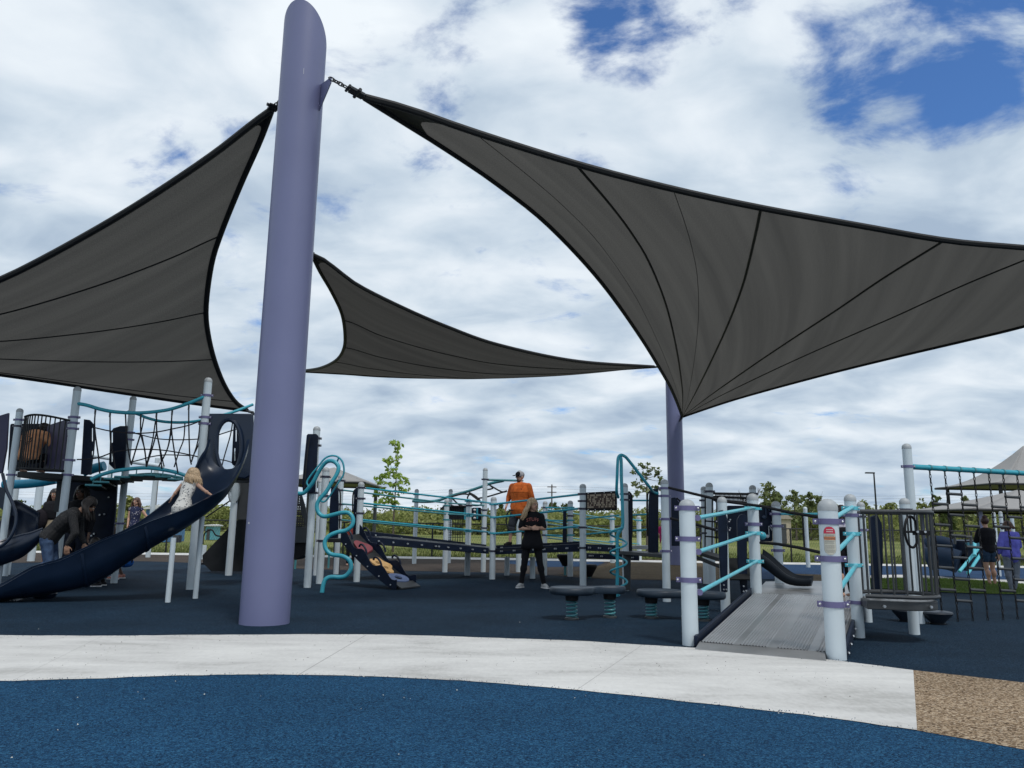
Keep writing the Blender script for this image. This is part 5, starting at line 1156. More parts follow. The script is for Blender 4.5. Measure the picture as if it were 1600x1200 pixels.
# the wood: far-off mass
def wood():
    mb = MB(); segs = [(-260, 795, 784), (0, 789, 786), (60, 788, 790), (130, 790, 792), (190, 783, 783), (240, 788, 788), (330, 786, 786), (420, 789, 789), (520, 789, 789), (580, 792, 790), (660, 789, 790), (740, 793, 792), (850, 793, 792), (930, 793, 792), (1000, 792, 791), (1080, 794, 792), (1160, 790, 788), (1230, 787, 786), (1310, 787, 786), (1400, 788, 787), (1480, 790, 790), (1560, 788, 788), (1640, 788, 788), (1800, 790, 788)]
    xs = np.array([s[0] for s in segs]); ys = np.array([s[1] for s in segs])
    random.seed(5)
    for i in range(1500):
        px = random.uniform(-250, 1800); Y = random.choice((88, 96, 105, 118)); tp = np.interp(px, xs, ys)+random.choice((0, 1, 2, 4, 7, 12, 18, 22))+random.uniform(-1.5, 2)
        p = at(px, tp, Y); H = max(1.2, p.z); w = random.uniform(1.0, 2.4); hh = min(H*.5, random.uniform(1.0, 2.6)); leaves(mb, (p.x, p.y+random.uniform(-3, 3), H-hh), (w, w, hh), 85, .19, .3)
    for i in range(500):   # undergrowth
        px = random.uniform(-250, 1800); Y = random.uniform(84, 92); p = at(px, 826, Y); leaves(mb, (p.x, p.y, random.uniform(.2, 1.6)), (2.6, 1.5, 1.1), 40, .28, .2)
    mb.build('woodland', LEAF_B, angle=180, kind='stuff', label='far green wood behind the field')
    # dim interior of the wood: shade painted as a dark raised sheet behind the leaves
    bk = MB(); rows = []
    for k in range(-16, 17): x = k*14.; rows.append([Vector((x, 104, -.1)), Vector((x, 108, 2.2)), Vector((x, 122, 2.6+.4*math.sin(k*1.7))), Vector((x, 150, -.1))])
    bk.grid(rows); bk.build('wood_shade', grassmat('wood_shade_green', [(.03, .04, .012), (.05, .065, .02), (.08, .09, .03)], 3), kind='structure')
wood()
# brighter willow clumps behind the sapling
for i, (px, w_) in enumerate(((560, 25), (655, 30), (1560, 60))):
    pass
# buildings, sheds, poles
def hipcanopy(name, t, c, hx, hy, zr, z0, mt, sag=.0):
    mb = MB(); n = 8
    for sx, sy in ((1, 0), (0, 1), (-1, 0), (0, -1)):
        rows = []
        for i in range(n+1):
            u = i/n; ze = z0+(zr-z0)*(1-u)**(1+sag); row = []
            for j in range(n+1):
                v = -1+2*j/n
                if sx: x, y = sx*hx*u, v*hy*u
                else: x, y = v*hx*u, sy*hy*u
                row.append(Vector((c.x+x, c.y+y, ze)))
            rows.append(row)
        mb.grid(rows)
    return mb.build(name, mt, t, solid=.04, angle=30)
CANV = mat('canopy_fabric', (.26, .255, .25), .8, var=.06)
def canopy(label, px, apex, Y, hx, hy, eave, mt, sag=.35, name='canopy', pm=None, pr=.08):
    b = at(px, 820, Y); b = Vector((b.x, b.y, 0)); zr, z0 = hz(b, apex), hz(Vector((b.x, b.y-hy, 0)), eave)
    t = thing(name, b, label, 'canopy', 'grey fabric canopies'); hipcanopy('canopy_roof', t, b, hx, hy, zr, z0, mt, sag)
    fr_ = MB(); cs = [b+Vector((sx*hx, sy*hy, z0-.04)) for sx, sy in ((-1, -1), (1, -1), (1, 1), (-1, 1))]; fr_.tube(cs, .05, 6, closed=True)
    for q in (cs if sag < .1 else ()): fr_.cyl(q, Vector((b.x, b.y, zr-.1)), .05, seg=6)
    fr_.build('frame', DMETAL, t)
    for sx, sy in ((-1, -1), (1, -1), (1, 1), (-1, 1)): mb = MB(); q = b+Vector((sx*hx*.86, sy*hy*.86, 0)); mb.cyl(q, q+UZ*(z0+.0), pr, seg=10); mb.build('canopy_post', pm or DMETAL, t)
    return t
canopy('grey hipped canopy roof seen behind the curly climber tube', 517, 731, 33, 1.75, 2.2, 752, CANV, .0, pm=GMETAL, name='pavilion')
canopy('upper pale grey canopy with long swept point at the right edge', 1612, 697, 36, 3.0, 2.4, 756, CANV, .8)
canopy('lower wide pale grey canopy on a purple post at the right edge', 1596, 766, 31, 3.3, 2.4, 797, CANV, .25, pm=PURP)
BEI = mat('beige_siding', (.42, .36, .28), .8)
def shed(name, label, cat, px0, px1, y0, Y, mt, roofm, dep=3, ridge=.4, door=True):
    a, b = at(px0, 820, Y), at(px1, 820, Y); H = hz(Vector((a.x, a.y, 0)), y0); c = Vector(((a.x+b.x)/2, Y+dep/2, 0)); W = b.x-a.x
    t = thing(name, c, label, cat); mb = MB(); mb.box(c+UZ*H/2, (W, dep, H)); mb.build('wall', mt, t)
    mb = MB(); x0, x1 = -W/2-.1, W/2+.1
    mb.prism([c+Vector((x0, -dep/2-.15, H)), c+Vector((x1, -dep/2-.15, H)), c+Vector((x1, -dep/2-.15, H+.06)), c+Vector((0, -dep/2-.15, H+ridge)), c+Vector((x0, -dep/2-.15, H+.06))], (0, dep+.3, 0)); mb.build('roof', roofm, t)
    if door: mb = MB(); mb.box(c+Vector((-W*.1, -dep/2-.02, H*.4)), (min(.8, W*.4), .05, H*.8)); mb.build('door', GREYP, t)
    return t
WHT = mat('white_roof', (.6, .6, .6), .5)
shed('storage_building', 'beige building with sloped roof behind the fence near the ramp', 'building', 1216, 1236, 811, 62, BEI, mat('tan_roof', (.34, .30, .25), .7), 9, .5)
shed('portable_shed', 'blue portable cabin with white roof beyond the fence, right of the girl', 'shed', 226, 262, 795.5, 40, mat('shed_blue', (.05, .16, .34), .5), WHT, 2.2, .22)
shed('portable_toilet', 'small light blue portable toilet beyond the fence under the slide', 'portable toilet', 322, 334, 822, 46, mat('toilet_blue', (.10, .35, .42), .5), WHT, 1.1, .1)
def pole(name, label, px, top, Y, r, arms=(), m_=None, cat='pole'):
    b = at(px, 820, Y); b = Vector((b.x, b.y, 0)); H = hz(b, top); t = thing(name, b, label, cat); mb = MB(); mb.cyl(b, b+UZ*H, r, r*.7, seg=8); mb.build('pole', m_ or mat('wood_pole', (.12, .10, .09), .9), t)
    for (dz, w, k) in arms: mb = MB(); mb.box(b+Vector((k*w/2, 0, H-dz)), (w, .12, .12)); mb.build('crossarm', m_ or MATS['wood_pole'], t)
    return b, H, t
pu, Hu, _ = pole('utility_pole', 'tall thin utility pole on the horizon right of the man in orange', 862, 757, 110, .13, ((.35, 1.3, 0), (1.1, 1.3, 0)), cat='utility pole')
pole('utility_pole', 'distant utility pole beyond the left bridge, behind the pale swing post', 240, 742, 95, .12, ((.35, 1.2, 0),), cat='utility pole')
pl_, Hl, tl_ = pole('light_pole', 'tall dark light pole with one arm reaching left', 1371, 739, 55, .075, (), DMETAL, 'light pole')
mb = MB(); mb.box(pl_+Vector((-.28, 0, Hl)), (.62, .22, .09)); mb.build('lamp_head', DMETAL, tl_)
pw = thing('power_lines', (0, 112, 0), 'thin overhead wires crossing low over the far treeline', 'power line')
for y0, y1, y2 in ((764, 771, 768), (768, 775, 772), (773, 780, 777)): 
    mb = MB(); A_, B_, C_ = at(-200, y0, 96), at(560, y1, 108), at(865, y2-8, 110); mb.tube(spline([A_, at(180, y1, 100), B_, C_, at(1250, y2+8, 112), at(1700, y2, 112)], 6), .009, 4); mb.build('wire', mat('wire', (.08, .08, .085), .6), pw)
# swing frame beyond the tower
SW = thing('swing_frame', G(195, 872), 'pale pipe swing frame standing far behind the rope bridge', 'swing frame')
lb = [G(158, 872), G(231, 871)]
for (tx, ty), b in zip(((165, 702), (246, 716)), lb): b = Vector((b.x, b.y, 0)); mb = MB(); mb.cyl(b, b+UZ*hz(b, ty), .07, seg=12); mb.build('leg', POST, SW)
Yw = lb[0].y; mb = MB(); mb.cyl(at(138, 711, Yw), at(256, 729, Yw), .06, seg=12); mb.build('beam', POST, SW)
for k in (.35, .6):
    q = at(138, 711, Yw).lerp(at(256, 729, Yw), k)
SW2 = G(48, 877); SW2 = Vector((SW2.x, SW2.y, 0))
t = thing('shelter_post', SW2, 'pale slanting pipe post standing behind the woman with the dark bag', 'post'); mb = MB(); mb.cyl(SW2, SW2+UZ*hz(SW2, 745), .09, seg=14); mb.build('post', POST, t)
b = G(1263, 887); b = Vector((b.x, b.y, 0)); t = thing('shelter_post', b, 'slim pale post with teal bar on the blue rubber, left of the sticker post', 'post'); mb = MB(); h_ = hz(b, 792); mb.cyl(b, b+UZ*(h_-.06), .06, seg=14); mb.ell(b+UZ*(h_-.06), (.062, .062, .062)); mb.build('post', POST, t)
# far play structure at right edge
FP = thing('far_play_structure', G(1540, 900), 'distant play structure with dark blue tube slide and light blue stair rails at right edge', 'playground structure')
for x, tp in ((1554, 800), (1565, 799)): post(FP, x+8, 901, tp, 6.5, [(808, DCLAMP), (818, DCLAMP)])
post(FP, 1590, 899, 806, 6.5, ()); 
FARN = mat('far_navy', (.008, .022, .05), .7, spec=.2)
tb = pxs([(1448, 874), (1464, 871), (1482, 873), (1498, 878)], 19.0, 18.6, 6); mb = MB(); mb.tube(tb, [.27]*len(tb), 18); mb.build('tube_slide', FARN, FP)
tb = pxs([(1446, 852), (1462, 847), (1480, 850), (1498, 859), (1510, 868)], 19.4, 19.0, 6); mb = MB(); mb.tube(tb, .16, 14); mb.build('tube_slide', FARN, FP)
pxpanel(FP, 'deck_panel', [(1508, 845), (1535, 844), (1537, 892), (1509, 892)], 18.6, .9, NAVY)
pxpanel(FP, 'cyan_panel', [(1509, 848), (1534, 846), (1534, 856), (1510, 857)], 18.5, .05, mat('cyan_panel', (.03, .14, .20), .5))
tubepart(FP, 'deck_rail', [at(1486, 838, 18.5), at(1518, 839, 18.5)], .03, GMETAL); tubepart(FP, 'deck_rail', [at(1492, 839, 18.5), at(1492, 850, 18.5)], .03, GMETAL); tubepart(FP, 'deck_rail', [at(1517, 839, 18.5), at(1517, 850, 18.5)], .03, GMETAL)
for a, b in (((1499, 893), (1528, 858)), ((1512, 896), (1533, 865)), ((1523, 868), (1523, 848))): tubepart(FP, 'stair_rail', [at(*a, 17.8), at(*b, 18.2)], .035, TEALL, 10)
# turf blades on the mound
mb = MB(); c, rx, ry = MC; n = 16000; a = rs.rand(n)*2*math.pi; rr = np.sqrt(rs.rand(n)); X = c.x+rx*rr*np.cos(a); Yy = c.y+ry*rr*np.sin(a); Z = .10*(1-rr**2)**1.3+.01; an = rs.rand(n)*math.pi; h = .02+.03*rs.rand(n)
for i in range(n):
    dx, dy = .006*math.cos(an[i]), .006*math.sin(an[i]); b_ = len(mb.v); mb.v += [(X[i]-dx, Yy[i]-dy, Z[i]), (X[i]+dx, Yy[i]+dy, Z[i]), (X[i]+dy*2, Yy[i]+dx*2, Z[i]+h[i])]; mb.f.append((b_, b_+1, b_+2)); mb.m.append(0)
mb.build('grass_blades', leafmat('blade', [(.09, .15, .03), (.13, .19, .05), (.17, .23, .07)], .5, 3), angle=180, kind='stuff')
# grass tufts along the field edge behind the far path
mb = MB(); n = 26000; X = rs.uniform(-26, 32, n); Yy = 27+rs.rand(n)**2*9-.018*(X+10); an = rs.rand(n)*math.pi; h = .05+.10*rs.rand(n)
for i in range(n):
    dx, dy = .016*math.cos(an[i]), .016*math.sin(an[i]); b_ = len(mb.v); mb.v += [(X[i]-dx, Yy[i]-dy, -.03), (X[i]+dx, Yy[i]+dy, -.03), (X[i]+dy*3, Yy[i]+dx*3, -.03+h[i])]; mb.f.append((b_, b_+1, b_+2)); mb.m.append(0)
mb.build('grass_tufts', leafmat('field_blade', [(.08, .11, .03), (.13, .16, .045), (.19, .20, .08)], .3, 1.2), angle=180, kind='stuff')
# scraps on the ground
b = G(16, 939); mb = MB(); random.seed(3); P = [Vector((b.x+.02*i-.12, b.y+random.uniform(-.03, .03), .03+.025*random.random())) for i in range(16)]
rows = [[p+Vector((0, d, z)) for p in P] for d, z in ((-.05, -.025), (-.02, .01), (.02, .0), (.05, -.025))]; mb.grid(rows); mb.build('crumpled_wrapper', mat('foil', (.6, .6, .6), .35), None, solid=.002, label='crumpled white wrapper lying at the foot of the dark slide', cat='litter')

# rubber crumbs and grit scattered along the path edges
def crumbs(name, edge_, n, spread, m_, size, seed):
    random.seed(seed); mb = MB()
    for i in range(n):
        k = random.uniform(0, len(edge_)-1.01); a = edge_[int(k)]; b = edge_[int(k)+1]; x = a[0]+(b[0]-a[0])*(k-int(k)); y = a[1]+(b[1]-a[1])*(k-int(k)); p = G(x, y, .012); p = p+Vector((random.uniform(-.1, .1), random.gauss(0, spread), 0)); s_ = random.uniform(.5, 1.4)*size
        q = [p+Vector((random.uniform(-1, 1), random.uniform(-1, 1), 0))*s_ for _ in range(3)]+[p+UZ*s_]; mb.add(q, [(0, 1, 3), (1, 2, 3), (2, 0, 3), (0, 2, 1)])
    mb.build(name, m_, kind='stuff', angle=10)
crumbs('rubber_crumbs', L2, 900, .035, mat('crumb_blue', (.012, .05, .11), .8), .0045, 1)
crumbs('dark_crumbs', U2, 700, .05, mat('crumb_navy', (.01, .02, .035), .8), .005, 2)
crumbs('grit', [(x, y+30) for x, y in U2], 260, .5, mat('grit', (.10, .09, .08), .9), .0045, 3)
crumbs('leaf_scraps', [(x, y+60) for x, y in U2], 90, 1.3, mat('scrap', (.55, .55, .5), .8), .006, 4)
# small scuffs on the big column
for x, y, h_, w_ in ((473.5, 110, .075, .004), (378, 817, .016, .028)):
    p = at(x, y, B1.y-d1/2-.0); a = math.atan2(-.9, (p.x-B1.x)/(d1/2)*1.0); c_ = Vector((B1.x+math.cos(a)*(d1/2+.001), B1.y+math.sin(a)*(d1/2+.001), p.z)); mb = MB(); mb.box(c_, (w_, .003, h_), (Vector((-math.sin(a), math.cos(a), 0)), Vector((math.cos(a), math.sin(a), 0)), UZ)); mb.build('scuff_mark', mat('scuff', (.6, .6, .62), .6), C1)
# ================================================================ PEOPLE
SK_A = mat('skin_light', (.52, .30, .21), .55, var=.05, vscale=20); SK_B = mat('skin_tan', (.36, .20, .13), .55, var=.05, vscale=20); SK_C = mat('skin_brown', (.16, .085, .055), .55, var=.05, vscale=20)
STAND = dict(pel=(0, 0, .53), waist=(0, 0, .61), chest=(0, 0, .72), neck=(0, -.005, .83), head=(0, .010, .925),
             shL=(-.098, 0, .795), elL=(-.135, -.015, .64), wrL=(-.14, .03, .50), hdL=(0, .15, -1), shR=(.098, 0, .795), elR=(.135, -.015, .64), wrR=(.14, .03, .50), hdR=(0, .15, -1),
             hipL=(-.052, 0, .51), knL=(-.058, .015, .285), anL=(-.062, -.012, .045), tdL=(-.12, 1, 0), hipR=(.052, 0, .51), knR=(.058, .015, .285), anR=(.062, -.012, .045), tdR=(.12, 1, 0), face=(0, 1, 0))
class Person:
    def __init__(s, base, yaw, H, pose, label, cat, skin, group=None, build=1.0, vox=.0075, tilt=None, headscale=1.0):
        s.base = Vector(base); s.H = H; s.M = Matrix.Rotation(R(yaw), 3, 'Z'); s.b = build; s.vox = vox; s.hs = headscale
        d = dict(STAND); d.update(pose); s.J = {k: Vector(v) for k, v in d.items()}; s.t = thing('person', s.base, label, cat, group); s.skin = skin
        s.body()
    def w(s, v): return s.base+(s.M @ Vector(v))*s.H
    def j(s, k): return s.w(s.J[k])
    def d(s, v): return (s.M @ Vector(v)).normalized()
    def spinefr(s, a, b):
        z = (b-a).normalized(); x = (s.j('shR')-s.j('shL')); x = (x-z*x.dot(z)).normalized(); y = z.cross(x); return (x, y, z)
    def torso(s, mb, k=1.0, lo=0, hi=1.0, extra=0.0):
        pel, wa, ch, nk = s.j('pel'), s.j('waist'), s.j('chest'), s.j('neck'); pts = [pel, wa, ch, nk.lerp(ch, .28)]
        wid = [(.088, .062), (.077, .055), (.098, .064), (.092, .050)]
        n = 13
        for i in range(n):
            u = lo+(hi-lo)*i/(n-1); q = u*3; a = min(2, int(q)); f = q-a; p = pts[a].lerp(pts[a+1], f); wx = wid[a][0]*(1-f)+wid[a+1][0]*f; wy = wid[a][1]*(1-f)+wid[a+1][1]*f
            ax = s.spinefr(pts[a], pts[a+1]); B = s.b; mb.ell(p, ((wx*B*k+extra)*s.H, (wy*(B*1.25-.25)*k+extra)*s.H, .055*s.H), ax)
    def hand(s, mb, wr, dr, side, el):
        H = s.H; d = s.d(dr); fa = (s.j(wr)-s.j(el)).normalized(); w0 = s.j(wr); up = d.cross(s.d((1, .2, 0))); up = up.normalized() if up.length > .1 else s.d((0, 1, 0)); n = d.cross(up).normalized()
        mb.caps(w0-fa*.01*H, w0+d*.018*H, .0135*H, .014*H, 8)
        mb.ell(w0+d*.034*H, (.024*H, .0105*H, .030*H), (up, n, d))
        for k, (o, l) in enumerate(((-.018, .036), (-.006, .043), (.006, .040), (.017, .032))):
            r0 = w0+d*.052*H+up*o*H; m1 = r0+(d*.6*l+n*.006+up*o*.15)*H; e = m1+(d*.42*l+n*.3*l)*H; mb.caps(r0-d*.012*H, m1, .0062*H, .0058*H, 6); mb.caps(m1, e, .0058*H, .0046*H, 6)
        r0 = w0+d*.020*H-up*.016*H; m1 = r0+(d*.018-up*.020+n*.008)*H; mb.caps(r0, m1, .0075*H, .0065*H, 6); mb.caps(m1, m1+(d*.020-up*.004+n*.006)*H, .0065*H, .005*H, 6)
    def body(s):
        H = s.H; mb = MB(); s.torso(mb, .93)
        mb.caps(s.j('chest').lerp(s.j('neck'), .6), s.j('neck').lerp(s.j('head'), .45), .036*H, .030*H)
        for S in 'LR':
            sh, el, wr, hp, kn, an = (s.j(k+S) for k in ('sh', 'el', 'wr', 'hip', 'kn', 'an')); B = (s.b+1)/2
            mb.caps(s.j('chest').lerp(s.j('neck'), .55), sh, .034*H, .031*H*B); mb.caps(sh, el, .029*H*B, .022*H*B); mb.caps(el, wr, .022*H*B, .0145*H)
            mb.ell(el.lerp(wr, .3), (.025*H*B,)*3)
            s.hand(mb, 'wr'+S, s.J['hd'+S], S, 'el'+S)
            mb.caps(s.j('pel').lerp(hp, .6), hp.lerp(kn, .15), .052*H*B, .050*H*B); mb.caps(hp, kn, .048*H*B, .031*H*B); mb.caps(kn, an, .030*H*B, .019*H)
            mb.ell(kn.lerp(an, .28)-s.d((0, .012, 0))*H*.012, (.033*H*B, .033*H*B, .06*H), s.spine_axes(kn, an))
            td = s.d(s.J['td'+S]); ft = an-UZ*.022*H*0; mb.caps(an-td*.012*H-UZ*.018*H, an+td*.075*H-UZ*.026*H, .022*H, .016*H)
        # head with face
        h = s.j('head'); f = s.d(s.J['face']); z = (h-s.j('neck')).normalized()*.5+UZ*.5; z = (z-f*z.dot(f)).normalized(); x = f.cross(z).normalized(); k = H*s.hs; s.hx, s.hf, s.hz_, s.hc, s.hk = x, f, z, h, k
        mb.ell(h+z*.012*k-f*.006*k, (.044*k, .054*k, .054*k), (x, f, z), 18, 12); mb.ell(h-z*.022*k+f*.010*k, (.036*k, .042*k, .046*k), (x, f, z), 16, 10); mb.ell(h-z*.056*k+f*.030*k, (.017*k, .018*k, .012*k), (x, f, z))
        mb.caps(h+z*.004*k+f*.047*k, h-z*.014*k+f*.060*k, .0055*k, .0085*k, 8)
        for q in (-1, 1): mb.ell(h+x*q*.045*k-z*.006*k-f*.004*k, (.006*k, .013*k, .018*k), (x, f, z), 10, 8); mb.ell(h+x*q*.017*k+z*.010*k+f*.046*k, (.014*k, .008*k, .006*k), (x, f, z), 8, 6)
        s.bodyo = mb.build('body', s.skin, s.t, voxel=s.vox, smooth=3)
        e = MB(); w = MB()
        for q in (-1, 1): c = h+x*q*.0175*k+f*.0505*k-z*.0005*k; w.ell(c, (.0085*k, .005*k, .0045*k), (x, f, z), 10, 6); e.ell(c+f*.0032*k, (.0038*k, .0028*k, .0040*k), (x, f, z), 8, 6)
        w.build('eyes', mat('eye_white', (.6, .58, .55), .3), s.bodyo); e.build('pupils', mat('pupil', (.02, .015, .012), .2), s.bodyo)
        e = MB()
        for q in (-1, 1): e.caps(h+x*q*.009*k+f*.0535*k+z*.0125*k, h+x*q*.027*k+f*.0475*k+z*.0135*k, .0024*k, .0018*k, 6)
        e.build('eyebrows', mat('brow', (.06, .035, .02), .8), s.bodyo)
        l = MB(); l.ell(h-z*.032*k+f*.050*k, (.0145*k, .005*k, .0045*k), (x, f, z), 10, 6); l.build('lips', mat('lips', (.42, .14, .12), .5), s.bodyo)
    def spine_axes(s, a, b):
        z = (b-a).normalized(); u, w = frame(z); return (u, w, z)
    def shirt(s, m_, sleeve=.5, hem=0.0, loose=.010, name='shirt', vox=None, skirt=0, r=1.0):
        H = s.H; mb = MB(); s.torso(mb, 1.02, hem, 1.0, loose)
        for S in 'LR':
            sh, el, wr = s.j('sh'+S), s.j('el'+S), s.j('wr'+S); B = (s.b+1)/2; mb.caps(s.j('chest').lerp(s.j('neck'), .5), sh, .038*H, .038*H*B)
            if sleeve > 0: mb.caps(sh, sh.lerp(el, min(1, sleeve)), .038*H*B*r, (.033 if sleeve <= 1 else .030)*H*B*r)
            if sleeve > 1: mb.caps(el, el.lerp(wr, sleeve-1), .030*H*B*r, .021*H*r)
        if skirt: p = s.j('pel'); mb.caps(p+UZ*.02*H, p-UZ*skirt*H, .085*H*s.b, .095*H*s.b, 16)
        return mb.build(name, m_, s.t, voxel=vox or s.vox, smooth=4)
    def pants(s, m_, leg=1.9, loose=.006, name='trousers', hip=1.0):
        H = s.H; mb = MB(); B = (s.b+1)/2; s.torso(mb, 1.0, 0, .30, loose*.8)
        for S in 'LR':
            hp, kn, an = s.j('hip'+S), s.j('kn'+S), s.j('an'+S); mb.caps(s.j('pel').lerp(hp, .6), hp.lerp(kn, .15), (.056+loose)*H*B*hip, (.052+loose)*H*B); 
            k = min(1, leg); mb.caps(hp, hp.lerp(kn, k), (.050+loose)*H*B*hip, ((.034 if k == 1 else .042)+loose)*H*B)
            if leg > 1: q = kn.lerp(an, leg-1); mb.caps(kn, q, (.034+loose)*H*B, (.024+loose*.8)*H); mb.ell(kn.lerp(an, .28), (.037*H*B+loose*H,)*2+(.06*H,), s.spine_axes(kn, an))
        return mb.build(name, m_, s.t, voxel=s.vox, smooth=4)
    def shoes(s, m_, sole=None):
        H = s.H
        for S in 'LR':
            an = s.j('an'+S); td = s.d(s.J['td'+S]); mb = MB(); mb.caps(an-td*.014*H-UZ*.010*H, an+td*.045*H-UZ*.016*H, .026*H, .024*H); mb.caps(an+td*.02*H-UZ*.020*H, an+td*.088*H-UZ*.026*H, .024*H, .018*H); o = mb.build('shoe', m_, s.t, voxel=.006, smooth=2)
            if sole: q = MB(); n = Vector((-td.y, td.x, 0)).normalized(); z = -.043*H; ol = [an+td*(x*H)+n*(y*H)+UZ*z for x, y in ((-.042, -.014), (-.03, -.024), (.02, -.025), (.07, -.027), (.098, -.018), (.106, 0), (.098, .018), (.07, .027), (.02, .025), (-.03, .024), (-.042, .014))]; q.prism(ol, (0, 0, .014*H)); q.build('sole', sole, o, bevel=.004)
    def hair(s, m_, length=.0, vol=1.0, back=1.0, strands=140, name='hair', dirv=(0, 0, 0), bun=0, seed=1, cap=True, fr=.10):
        h, x, f, z, k = s.hc, s.hx, s.hf, s.hz_, s.hk; random.seed(seed); mb = MB()
        if cap: mb.ell(h+z*.020*k-f*.013*k, (.0505*k*vol, .056*k*vol, .054*k*vol), (x, f, z), 20, 12)
        dv = Vector(dirv)
        if length:
            for i in range(strands):
                a = random.uniform(math.pi*(.5-fr-.5), math.pi*(1.5+fr)) if False else random.uniform(-math.pi*(.5+fr), math.pi*(.5+fr)); el = random.uniform(.15, 1.2); r = .053*k*vol
                d0 = (-f*math.cos(a)+x*math.sin(a)); p0 = h+z*.02*k+(d0*math.cos(el)+z*math.sin(el))*r; p1 = h-z*.01*k+d0*.062*k*vol; ln = length*s.H*random.uniform(.75, 1.05); p2 = p1-UZ*ln*.5+d0*.012*k+(s.M @ dv)*ln*.5+x*random.uniform(-.010, .010)*k; p3 = p1-UZ*ln+(s.M @ dv)*ln+d0*random.uniform(-.012, .018)*k+x*random.uniform(-.02, .02)*k
                mb.tube(spline([p0, p1, p2, p3], 4), [.0055*k, .008*k, .009*k, .009*k, .009*k, .0085*k, .008*k, .0075*k, .007*k, .006*k, .005*k, .003*k, .001*k][:13], 5)
        if bun: mb.ell(h+z*.072*k*bun-f*.03*k, (.030*k, .030*k, .028*k), (x, f, z)); 
        if bun:
            for i in range(26): d = Vector((random.gauss(0, 1), random.gauss(0, 1), random.gauss(0, 1))).normalized(); c = h+z*.072*k*bun-f*.03*k; mb.caps(c+d*.02*k, c+d*.036*k, .007*k, .003*k, 5)
        return mb.build(name, m_, s.t)
def cloth(name, c, c2=None, vs=30, var=.25, rough=.85): return mat(name, c, rough, var=var, vscale=vs, col2=c2, bump=.3, bscale=300, spec=.2)
BLK = cloth('black_cotton', (.010, .010, .013)); DEN = cloth('denim', (.03, .055, .12), (.06, .10, .18), 12)
def blob_mat(name, base, spot, scale, thr, col3=None):
    m = bpy.data.materials.new(name); m.use_nodes = True; nt = m.node_tree; L = nt.links.new; b = nt.nodes['Principled BSDF']; tc = N(nt, 'ShaderNodeTexCoord'); v = N(nt, 'ShaderNodeTexVoronoi'); v.inputs['Scale'].default_value = scale; v.inputs['Randomness'].default_value = .9; nz = N(nt, 'ShaderNodeTexNoise'); nz.inputs['Scale'].default_value = scale*2; L(tc.outputs['Object'], nz.inputs[0]); ad = N(nt, 'ShaderNodeMixRGB', blend_type='LINEAR_LIGHT'); ad.inputs[0].default_value = .04; L(tc.outputs['Object'], ad.inputs[1]); L(nz.outputs['Color'], ad.inputs[2]); L(ad.outputs[0], v.inputs['Vector'])
    g = N(nt, 'ShaderNodeMath', operation='LESS_THAN'); L(v.outputs['Distance'], g.inputs[0]); g.inputs[1].default_value = thr; mx = N(nt, 'ShaderNodeMixRGB'); L(g.outputs[0], mx.inputs[0]); mx.inputs[1].default_value = (*base, 1); mx.inputs[2].default_value = (*spot, 1); L(mx.outputs[0], b.inputs['Base Color']); b.inputs['Roughness'].default_value = .85; return m
HB = mat('hair_blonde', (.34, .22, .12), .5, var=.3, vscale=60, col2=(.50, .36, .22)); HD = mat('hair_dark', (.018, .012, .010), .45, var=.3, vscale=60); HBR = mat('hair_brown', (.09, .045, .03), .5, var=.3, vscale=60)
def ground(px, py, z=0): p = G(px, py, z); return Vector((p.x, p.y, z))
def unit(px_head, base): return hz(base, px_head)
def lettering(P, txt, size, z, m_, arc=0, x0=0, yoff=.0):
    cv = bpy.data.curves.new('t', 'FONT'); cv.body = txt; cv.size = size; cv.align_x = 'CENTER'; cv.extrude = .001; tmp = bpy.data.objects.new('tmp', cv); sc.collection.objects.link(tmp); dg = bpy.context.evaluated_depsgraph_get(); me = bpy.data.meshes.new_from_object(tmp.evaluated_get(dg)); bpy.data.objects.remove(tmp)
    c = P.w((x0, 0, z)); rt = P.d((-1, 0, 0)); fw = P.d((0, 1, 0)); mb = MB(); vs = []
    for v in me.vertices:
        X, Yv = v.co.x, v.co.y+arc*(1-(v.co.x/.12)**2); vs.append(c+rt*X+UZ*Yv+fw*(yoff-3.0*X*X+v.co.z))
    mb.add(vs, [tuple(p.vertices) for p in me.polygons]); return mb.build('shirt_lettering', m_, P.t)
# 1 woman in black with crossed arms
b = ground(831, 919); Hh = 142*depth(b)/FPX*.985
W1 = Person(b, 180, Hh, dict(pel=(.0, 0, .53), shL=(-.10, 0, .79), elL=(-.135, .03, .655), wrL=(-.015, .10, .665), hdL=(.9, .15, .05), shR=(.10, 0, .79), elR=(.138, .03, .65), wrR=(.02, .115, .652), hdR=(-.9, .1, .12),
      hipR=(.055, 0, .50), knR=(.085, .02, .28), anR=(.120, -.01, .045), tdR=(.55, 1, 0), hipL=(-.055, 0, .50), knL=(-.085, .02, .28), anL=(-.135, .01, .045), tdL=(-.45, 1, 0), face=(-.75, .75, -.02), head=(0, .012, .925)),
      'blonde woman in black shirt and leggings standing with crossed arms in front of the walkway', 'person', SK_A, build=1.0)
W1.shirt(BLK, .85, -.05, .012, skirt=.0); W1.pants(BLK, 1.92, .004); 
mb = MB(); p = W1.j('waist'); ol = []
for zf, rx, ry in ((.0, .085, .065), (-.06, .104, .080), (-.12, .120, .090), (-.18, .128, .095)): ol.append([p+W1.d((1, 0, 0))*rx*Hh*math.cos(a)+W1.d((0, 1, 0))*ry*Hh*math.sin(a)+UZ*zf*Hh+UZ*.006*math.sin(5*a) for a in [2*math.pi*i/32 for i in range(33)]])
mb.grid(ol); mb.build('tied_jacket', BLK, W1.t, solid=.01)
